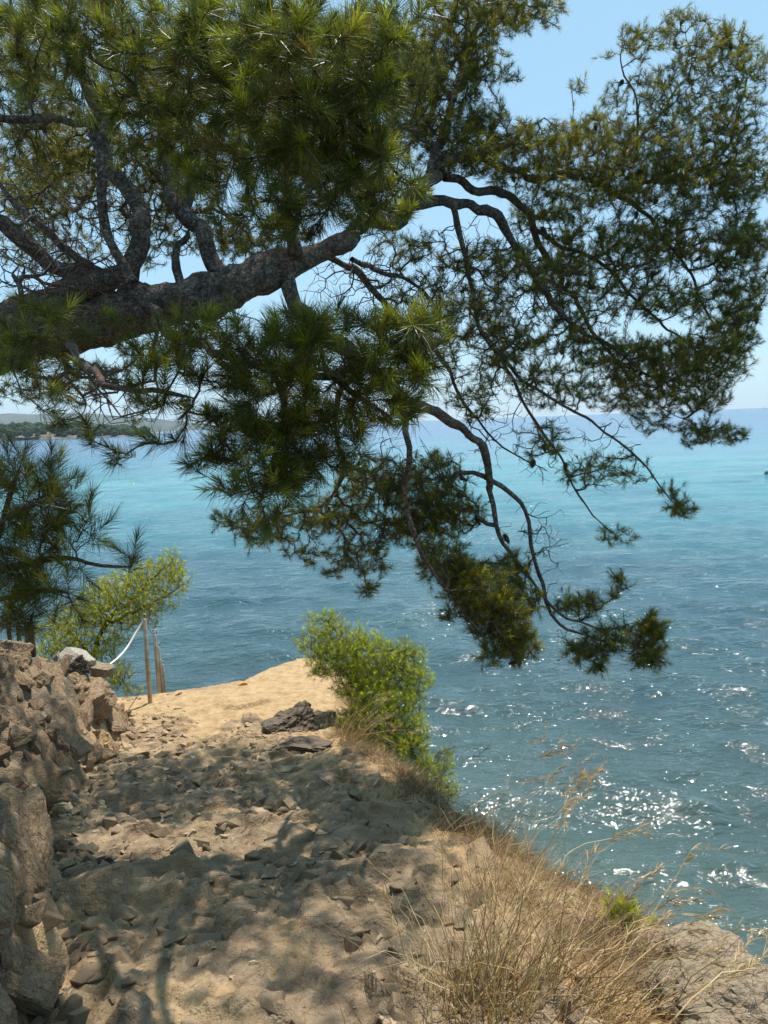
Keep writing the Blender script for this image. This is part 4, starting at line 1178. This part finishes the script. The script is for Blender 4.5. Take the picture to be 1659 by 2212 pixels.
# sunlit pine bush on the brink of the platform
p = hit(775, 1560)
build_shrub('pine_bush', 'bright green pine bush growing on the brink beside the sunlit platform', p,
            [[(790, 1590, 7.6, 0.045), (785, 1520, 7.7, 0.04), (775, 1450, 7.8, 0.03), (750, 1390, 7.9, 0.018), (715, 1345, 7.9, 0.008)],
             [(785, 1520, 7.7, 0.025), (830, 1460, 7.6, 0.018), (880, 1420, 7.5, 0.008)],
             [(785, 1500, 7.7, 0.02), (730, 1440, 7.8, 0.014), (670, 1400, 7.9, 0.006)],
             [(790, 1580, 7.6, 0.02), (860, 1600, 7.2, 0.015), (920, 1660, 6.9, 0.008), (970, 1710, 6.7, 0.004)]],
            [(705, 1350, 50, 30, 7.9, .3, 2.2), (680, 1395, 48, 36, 7.9, .3, 2.0), (760, 1390, 70, 40, 7.8, .4, 3), (720, 1430, 60, 40, 7.8, .35, 3), (800, 1430, 80, 50, 7.7, .4, 3.2), (870, 1420, 50, 40, 7.6, .3, 3), (890, 1470, 48, 40, 7.5, .3, 3), (830, 1500, 90, 50, 7.5, .4, 3.2), (780, 1480, 70, 50, 7.7, .4, 3), (870, 1540, 50, 50, 7.3, .3, 3), (800, 1560, 70, 50, 7.4, .4, 2.6), (690, 1455, 22, 16, 7.8, .15, 2.4), (850, 1600, 50, 50, 7.2, .3, 3),
             (890, 1640, 45, 50, 7.0, .25, 3), (930, 1680, 40, 40, 6.9, .2, 3), (960, 1650, 25, 35, 6.9, .2, 1.6), (970, 1710, 24, 26, 6.7, .15, 2.6), (900, 1590, 30, 50, 7.1, .2, 2.4)],
            0.058, 38, 0.0021, 71, 0.6, (3.3, 3.1, 1.2), dens=5.5)

# yellow green pine beyond the railing
p = at(180, 1480, 10.2)
p[2] = gz(p[0], p[1])
build_shrub('pine_bush', 'yellow green spreading pine bush below the railing, over the water', p,
            [[(170, 1500, 10.2, 0.06), (200, 1420, 10.2, 0.05), (240, 1340, 10.3, 0.035), (310, 1270, 10.3, 0.02), (375, 1210, 10.3, 0.008)],
             [(200, 1420, 10.2, 0.03), (150, 1370, 10.1, 0.02), (110, 1340, 10.0, 0.008)],
             [(240, 1345, 10.3, 0.025), (320, 1310, 10.2, 0.015), (390, 1260, 10.2, 0.006)],
             [(170, 1480, 10.1, 0.025), (230, 1450, 9.9, 0.018), (265, 1470, 9.8, 0.008)]],
            [(370, 1220, 30, 36, 10.3, .3, 2.4), (390, 1255, 28, 32, 10.2, .3, 2.6), (330, 1250, 60, 40, 10.3, .4, 2.8), (270, 1270, 60, 40, 10.3, .4, 2.8), (220, 1290, 50, 40, 10.3, .4, 2.6), (330, 1300, 60, 36, 10.2, .4, 2.8), (250, 1330, 80, 40, 10.2, .4, 3), (170, 1340, 60, 40, 10.1, .4, 2.6), (120, 1370, 50, 40, 10.0, .4, 2.6), (300, 1340, 50, 24, 10.2, .3, 2.0), (200, 1390, 70, 30, 10.1, .4, 2.6), (120, 1410, 50, 24, 10.0, .3, 2.4), (255, 1380, 40, 22, 10.1, .3, 1.8),
             (230, 1420, 40, 22, 10.0, .3, 2), (262, 1460, 28, 34, 9.8, .2, 2.4), (285, 1495, 24, 14, 9.7, .15, 2.2), (240, 1470, 24, 30, 9.8, .2, 2)],
            0.06, 34, 0.0026, 81, 0.6, (3.9, 3.3, 1.4), dens=4.0)

# seedling on the shoulder
p = hit(1345, 2030)
D = float((p - CAM) @ _f)
build_shrub('pine_seedling', 'small yellow green pine seedling among the dry grass near the rock ledge', p,
            [[(1350, 2038, D, 0.010), (1345, 2000, D, 0.008), (1335, 1970, D, 0.005), (1325, 1948, D, 0.003)], [(1350, 2020, D, 0.007), (1375, 2003, D, 0.004), (1392, 1996, D, 0.002)]],
            [(1340, 1958, 34, 20, D, .06, 3.5), (1325, 1982, 22, 18, D, .05, 3.0), (1375, 2000, 34, 16, D, .06, 3.5), (1360, 1980, 20, 16, D, .05, 2.4)],
            0.05, 70, 0.0014, 91, 0.7, (3.4, 3.1, 1.3), dens=5.0, segs=2)

# ------------------------------------------------------------------ dry grass
STRAW = np.array([[0.44, 0.30, 0.14], [0.33, 0.205, 0.09], [0.52, 0.39, 0.22], [0.22, 0.125, 0.06], [0.27, 0.15, 0.075], [0.28, 0.22, 0.11]])

def blades(base, lean, length, rng, width=0.003, droop=0.5, segs=4, cols=STRAW):
    """bent ribbons of grass; base (n,3), lean (n,3) start direction, length (n)"""
    n = len(base)
    lean = nrm(lean)
    h = nrm(np.stack([lean[:, 0], lean[:, 1], np.zeros(n)], -1) + 1e-6)
    s = np.linspace(0, 1, segs + 1)
    dr = droop * rng.uniform(0.3, 1.6, n)
    pts = base[:, None] + lean[:, None] * (length[:, None] * s)[..., None] + h[:, None] * (length * dr * 0.45)[:, None, None] * (s ** 2)[None, :, None]
    pts = pts - np.array([0, 0, 1.0]) * ((length * dr * 0.55)[:, None] * s ** 2.3)[..., None]
    kink = rng.normal(0, 0.03, (n, segs + 1, 3)) * length[:, None, None] * (s * 1.2)[None, :, None]
    pts = pts + kink
    side = nrm(np.cross(lean, rng.normal(size=(n, 3))))
    w = width * rng.uniform(0.6, 1.3, n)[:, None] * (1 - s ** 2 * 0.85)[None]
    Lf = pts - side[:, None] * (w / 2)[..., None]
    Rt = pts + side[:, None] * (w / 2)[..., None]
    V = np.stack([Lf, Rt], 2).reshape(-1, 3)
    m = (segs + 1) * 2
    q = np.array([[2 * k, 2 * k + 1, 2 * k + 3, 2 * k + 2] for k in range(segs)])
    Q = (np.arange(n)[:, None, None] * m + q[None]).reshape(-1, 4)
    c = cols[rng.integers(len(cols), size=n)] * rng.uniform(0.7, 1.25, (n, 1))
    C = np.repeat(c, m, 0)
    return V, Q, C, pts

def straw_obj(name, V, Q, C, **kw):
    me = mesh_np(name, V, Q, None, {'tint': ('FLOAT_COLOR', np.concatenate([C, np.ones((len(C), 1))], 1))})
    return link(name, me, M['straw'], **kw)

def tussock(label, X, Y, spread, n, length, lean=(0.25, 0.1, 1.0), fan=0.35, droop=0.5, seed=0, width=0.003, stalks=0, stalk_len=0.6, stalk_lean=(0.6, 0.25, 0.8), cols=STRAW):
    rng = np.random.default_rng(seed)
    c = hit(X, Y)
    root = empty('grass_tussock', c, label, 'grass', 'dry grass tussocks along the cliff edge')
    xy = c[:2] + rng.normal(0, 1, (n, 2)) * np.array(spread)
    b = np.column_stack([xy, gtrue(xy[:, 0], xy[:, 1]) - 0.01])
    ld = np.array(lean) + rng.normal(0, fan, (n, 3))
    ld[:, :2] += (xy - c[:2]) * 0.8
    V, Q, C, _ = blades(b, ld, length * rng.uniform(0.35, 1.15, n), rng, width, droop, cols=cols)
    made = [straw_obj('blade_tuft', V, Q, C, kind='stuff')]
    for k in range(stalks):
        xy = c[:2] + rng.normal(0, 0.7, 2) * np.array(spread)
        bb = np.array([[xy[0], xy[1], float(gtrue(*xy)[0])]])
        V, Q, C, pts = blades(bb, np.array([stalk_lean]) + rng.normal(0, 0.18, (1, 3)), np.array([stalk_len * rng.uniform(0.75, 1.2)]), rng, 0.0042, 0.35, 8, cols[:3])
        # the seed head: a spray of short awns over the last quarter
        pp = pts[0]
        m = 46
        tt = rng.uniform(6.0, 8.0, m)
        i = np.minimum(tt.astype(int), 7)
        fr = (tt - i)[:, None]
        hb = pp[i] * (1 - fr) + pp[i + 1] * fr
        ax = nrm(pp[-1] - pp[-3])
        V2, Q2, C2, _ = blades(hb, ax + rng.normal(0, 0.35, (m, 3)), rng.uniform(0.025, 0.06, m), rng, 0.003, 0.3, 2, cols[:3])
        Q2 = Q2 + len(V)
        made.append(straw_obj('seed_stalk', np.vstack([V, V2]), np.vstack([Q, Q2]), np.vstack([C, C2])))
    bpy.context.view_layer.update()
    for o in made:
        o.parent = root
        o.matrix_parent_inverse = Matrix.Translation(-Vector(c))
    return root

BROWN = np.array([[0.30, 0.195, 0.10], [0.20, 0.125, 0.066], [0.40, 0.28, 0.15], [0.15, 0.095, 0.055]])
tussock('largest straw coloured grass tussock arching at the path edge, lower right', 1060, 2190, (0.12, 0.11), 330, 0.52, (0.12, 0.15, 1), 0.24, 0.5, 1, 0.0042, 7, 0.62)
tussock('dry grass tussock leaning out over the drop, right of the largest tussock', 1240, 2170, (0.13, 0.12), 210, 0.46, (0.45, 0.15, 0.9), 0.3, 0.6, 2, 0.0038, 8, 0.65, (0.9, 0.35, 0.6))
tussock('dry grass tussock behind the largest tussock, with thin stalks over the water', 1100, 1960, (0.13, 0.15), 240, 0.42, (0.25, 0.15, 1), 0.28, 0.45, 3, 0.0028, 10, 0.75, (0.6, 0.25, 0.8))
tussock('reddish dry grass tussock at the brink halfway down the path', 1000, 1810, (0.13, 0.14), 360, 0.24, (0.15, 0.1, 1), 0.5, 0.5, 4, 0.003, 9, 0.75, (0.7, 0.2, 0.75), BROWN)
tussock('upright dry grass tussock with drooping seed heads beside the pine bush', 765, 1612, (0.10, 0.09), 130, 0.6, (0.35, 0.0, 1), 0.22, 0.6, 5, 0.005, 8, 0.62, (0.6, 0.0, 0.9), STRAW[:4])
tussock('dry brown grass tussock under the pine bush at the cliff edge', 900, 1720, (0.15, 0.14), 300, 0.24, (0.1, 0, 1), 0.55, 0.5, 6, 0.0035, 3, 0.5, (0.7, 0.1, 0.75), BROWN)
tussock('dry grass tussock beside the pine seedling with long feathery stalks', 1290, 2060, (0.15, 0.12), 300, 0.28, (0.3, 0.2, 0.9), 0.45, 0.6, 7, 0.0026, 5, 0.42, (0.9, 0.2, 0.6), BROWN)
tussock('sparse pale grass tussock at the bottom edge of the path', 940, 2215, (0.12, 0.08), 70, 0.38, (-0.1, 0.1, 1), 0.35, 0.6, 8, 0.0026, 2, 0.5, (-0.2, 0.2, 0.9))
tussock('golden stalks of dry grass fanning out along the bottom edge before the ledge', 1330, 2240, (0.12, 0.08), 110, 0.46, (0.8, 0.25, 0.5), 0.25, 0.6, 9, 0.0032, 8, 0.55, (1.0, 0.25, 0.4))

def thatch():
    rng = np.random.default_rng(99)
    n = 26000
    y = rng.uniform(1.5, 8.4, n)
    xr = np.interp(y, _RY, _RX)
    sp = np.interp(y, [1.5, 2.6, 3.6, 5, 8.4], [0.9, 0.8, 0.5, 0.4, 0.3])
    x = xr - 0.32 * sp + sp * rng.uniform(0, 1, n) ** 0.8 * 1.25
    keep = fbm(np.stack([x * 3, y * 3], -1), 3) > -0.35
    x, y = x[keep], y[keep]
    z = gtrue(x, y)
    b = np.column_stack([x, y, z + 0.002])
    ld = rng.normal(0, 1, (len(x), 3))
    ld[:, 2] = np.abs(ld[:, 2]) * 0.75 + 0.1
    V, Q, C, _ = blades(b, ld, rng.uniform(0.04, 0.17, len(x)), rng, 0.0026, 0.5, 2, BROWN)
    straw_obj('thatch_grass', V, Q, C, kind='stuff', label='short brown dead grass matting the brow of the cliff', cat='grass')
    # fallen needles and bits of stalk on the path
    n = 3500
    y = rng.uniform(1.4, 7, n)
    x = np.interp(y, _LY, _LX) + rng.random(n) ** 1.6 * (np.interp(y, _RY, _RX) - np.interp(y, _LY, _LX))
    z = gtrue(x, y) + 0.004
    ld = rng.normal(0, 1, (n, 3))
    ld[:, 2] *= 0.12
    V, Q, C, _ = blades(np.column_stack([x, y, z]), ld, rng.uniform(0.03, 0.10, n), rng, 0.0018, 0.1, 1, BROWN * 0.8)
    straw_obj('fallen_needle_litter', V, Q, C, kind='stuff', label='fallen brown pine needles scattered over the path', cat='litter')

thatch()

# ------------------------------------------------------------------ railing
def build_railing():
    f0 = hit(325, 1520)
    root = empty('railing', f0, 'row of metal railing posts joined by cable, leading down to the sea', 'railing')
    def add(name, v, q, m, par=root, smooth=True):
        me = mesh_np(name, np.asarray(v) - f0, q, None, smooth=smooth)
        return link(name, me, M[m], par)
    feet = []
    tops = []
    D0 = float((f0 - CAM) @ _f)
    for X0, Y0, X1, Y1, d, r in ((325, 1524, 312, 1337, D0, 0.026), (346, 1512, 334, 1370, 9.6, 0.026), (353, 1512, 342, 1397, 10.6, 0.026), (360, 1512, 351, 1435, 11.6, 0.026)):
        t = at(X1, Y1, d)
        f = at(X0, Y0, d)
        ax = nrm(t - f)
        f = f - ax * 0.06 if d == D0 else t - ax * 1.05
        v, q = tube(np.array([f, f + (t - f) * 0.5, t, t + ax * 0.004, t + ax * 0.006]), [r, r, r, r * 0.85, 0.002], 16)
        post = add('post', v, q, 'steel')
        a = np.linspace(0, 2 * math.pi, 17)
        ring = t + ax * 0.03 + 0.028 * (np.cos(a)[:, None] * nrm(np.cross(ax, [0, 1, 0.2])) + np.sin(a)[:, None] * ax)
        v, q = tube(ring, np.full(17, 0.007), 6)
        add('cable_eye', v, q, 'cable', post)
        tops.append(t + ax * 0.03)
    for a, c in zip(tops, tops[1:]):
        s = np.linspace(0, 1, 14)[:, None]
        p = a * (1 - s) + c * s - np.array([0, 0, 0.08]) * (4 * s * (1 - s))
        v, q = tube(p, np.full(14, 0.006), 6)
        add('cable', v, q, 'cable')
    # white rope sagging from the first post down to the rocks
    px = [(312, 1337, D0), (295, 1365, D0 - 0.05), (270, 1405, D0 - 0.2), (240, 1433, D0 - 0.45), (210, 1449, D0 - 0.7), (185, 1457, D0 - 0.9), (160, 1458, D0 - 1.0)]
    c = catmull(np.array([at(*k) for k in px]), 0.03)
    n = len(c)
    v, q = tube(c, np.where(np.arange(n) < n * 0.42, 0.0125, np.where(np.arange(n) < n * 0.82, 0.010, 0.008)), 10)
    add('rope', v, q, 'rope')
    c = catmull(np.array([at(*k) for k in ((187, 1456, D0 - 0.88), (180, 1463, D0 - 0.92), (176, 1472, D0 - 0.95))]), 0.02)
    v, q = tube(c, np.full(len(c), 0.011), 8)
    add('rope_tail', v, q, 'rope')

build_railing()

# ------------------------------------------------------------------ wooden fence at the left edge
def build_fence():
    d = 7.6
    b0 = at(66, 1388, d)
    root = empty('wooden_fence', b0, 'dark wooden fence post and slats behind the young pine at the left edge', 'fence')
    def board(name, X, w, h, y0, dd):
        b = at(X, y0, d + dd)
        v = np.array([[sx * w / 2, sy * 0.02, sz] for sz in (-0.15, h) for sy in (-1, 1) for sx in (-1, 1)], float) + (b - b0)
        q = [[0, 1, 3, 2], [4, 6, 7, 5], [0, 4, 5, 1], [2, 3, 7, 6], [0, 2, 6, 4], [1, 5, 7, 3]]
        me = mesh_np(name, v, q, None)
        o = link(name, me, M['wood'], root)
        mod = o.modifiers.new('edge', 'BEVEL')
        mod.width = 0.006
        mod.segments = 2
    board('post', 66, 0.09, 0.24, 1390, 0)
    for k, X in enumerate((22, 42)):
        board('slat', X, 0.032, 0.17 + 0.03 * (k % 2), 1388, 0.06)

build_fence()

# ------------------------------------------------------------------ things on the water
def lathe(profile, n=14):
    a = np.arange(n) / n * 2 * math.pi
    p = np.array(profile, float)
    v = np.stack([p[:, 0:1] * np.cos(a), p[:, 0:1] * np.sin(a), np.repeat(p[:, 1:2], n, 1)], -1).reshape(-1, 3)
    i = np.arange(len(p) - 1)[:, None] * n + np.arange(n)
    j = np.arange(len(p) - 1)[:, None] * n + (np.arange(n) + 1) % n
    return v, np.stack([i, j, j + n, i + n], -1).reshape(-1, 4)

def sea_point(X, Y):
    D = ray(X, Y)
    return CAM - D * CAM[2] / D[2]

def buoy(X, Y, size, m, label):
    p = sea_point(X, Y)
    p[2] = 0
    root = empty('buoy', p, label, 'buoy', 'buoys on the water')
    v, q = lathe([(0.02, -0.5), (0.35, -0.42), (0.5, -0.1), (0.5, 0.1), (0.36, 0.42), (0.14, 0.55), (0.02, 0.56)])
    link('float', mesh_np('float', v * size, q, None, smooth=True), M[m], root)
    v, q = lathe([(0.01, 0.5), (0.11, 0.5), (0.11, 0.8), (0.2, 0.82), (0.2, 0.95), (0.01, 0.97)])
    link('top_mark', mesh_np('top_mark', v * size, q, None, smooth=True), M['white'], root)

buoy(287, 1047, 0.36, 'buoy', 'small yellow buoy floating on the turquoise water at the left')
buoy(1656, 1024, 0.5, 'buoydark', 'dark green buoy with pale top at the right edge')

def yacht():
    p = sea_point(1652, 884)
    p = CAM + nrm(np.array([ray(1652, 884)[0], ray(1652, 884)[1], 0])) * 3600
    p[2] = 0
    root = empty('sailing_boat', p, 'tiny pale sailing boat on the horizon at the right edge', 'boat')
    s = np.linspace(-1, 1, 9)
    w = 1.6 * (1 - np.clip(s, 0, 1) ** 2) * (1 - 0.25 * np.clip(-s, 0, 1))
    V, Q = [], []
    for k in range(9):
        V += [(s[k] * 5.5, -w[k], 1.2), (s[k] * 5.5, -w[k] * 0.6, 0), (s[k] * 5.5, 0, -0.5), (s[k] * 5.5, w[k] * 0.6, 0), (s[k] * 5.5, w[k], 1.2)]
    for k in range(8):
        for j in range(5):
            a, c = k * 5 + j, k * 5 + (j + 1) % 5
            Q.append([a, c, c + 5, a + 5])
    link('hull', mesh_np('hull', V, Q, None), M['white'], root)
    v, q = tube(np.array([[0, 0, 1.2], [0, 0, 7], [0, 0, 14]]), [0.12, 0.1, 0.06], 6)
    link('mast', mesh_np('mast', v, q, None), M['white'], root)
    sv = np.array([[-0.2, 0.06, 2.5], [-4.6, 0.5, 2.6], [-0.2, 0.06, 13], [-0.2, -0.06, 2.5], [-4.6, 0.4, 2.6], [-0.2, -0.06, 13]])
    link('sail', mesh_np('sail', sv, [[0, 1, 4, 3], [1, 2, 5, 4], [2, 0, 3, 5]], [[0, 2, 1], [3, 4, 5]]), M['white'], root)

yacht()

# ------------------------------------------------------------------ summer haze over the bay
def build_haze():
    x0, x1, y0, y1, z0, z1 = -19000, 19000, -19000, 19000, -6, 420
    v = [(x, y, z) for z in (z0, z1) for y in (y0, y1) for x in (x0, x1)]
    q = [[0, 2, 3, 1], [4, 5, 7, 6], [0, 1, 5, 4], [2, 6, 7, 3], [0, 4, 6, 2], [1, 3, 7, 5]]
    t = NT('haze')
    vol = t.n('ShaderNodeVolumePrincipled', {'Color': (0.72, 0.86, 1.0, 1), 'Density': 0.00006, 'Anisotropy': 0.3})
    t.t.links.new(vol.outputs[0], t.out.inputs['Volume'])
    link('haze', mesh_np('haze', v, q, None), t.m, kind='stuff', label='pale blue summer haze over the bay', cat='haze')

build_haze()
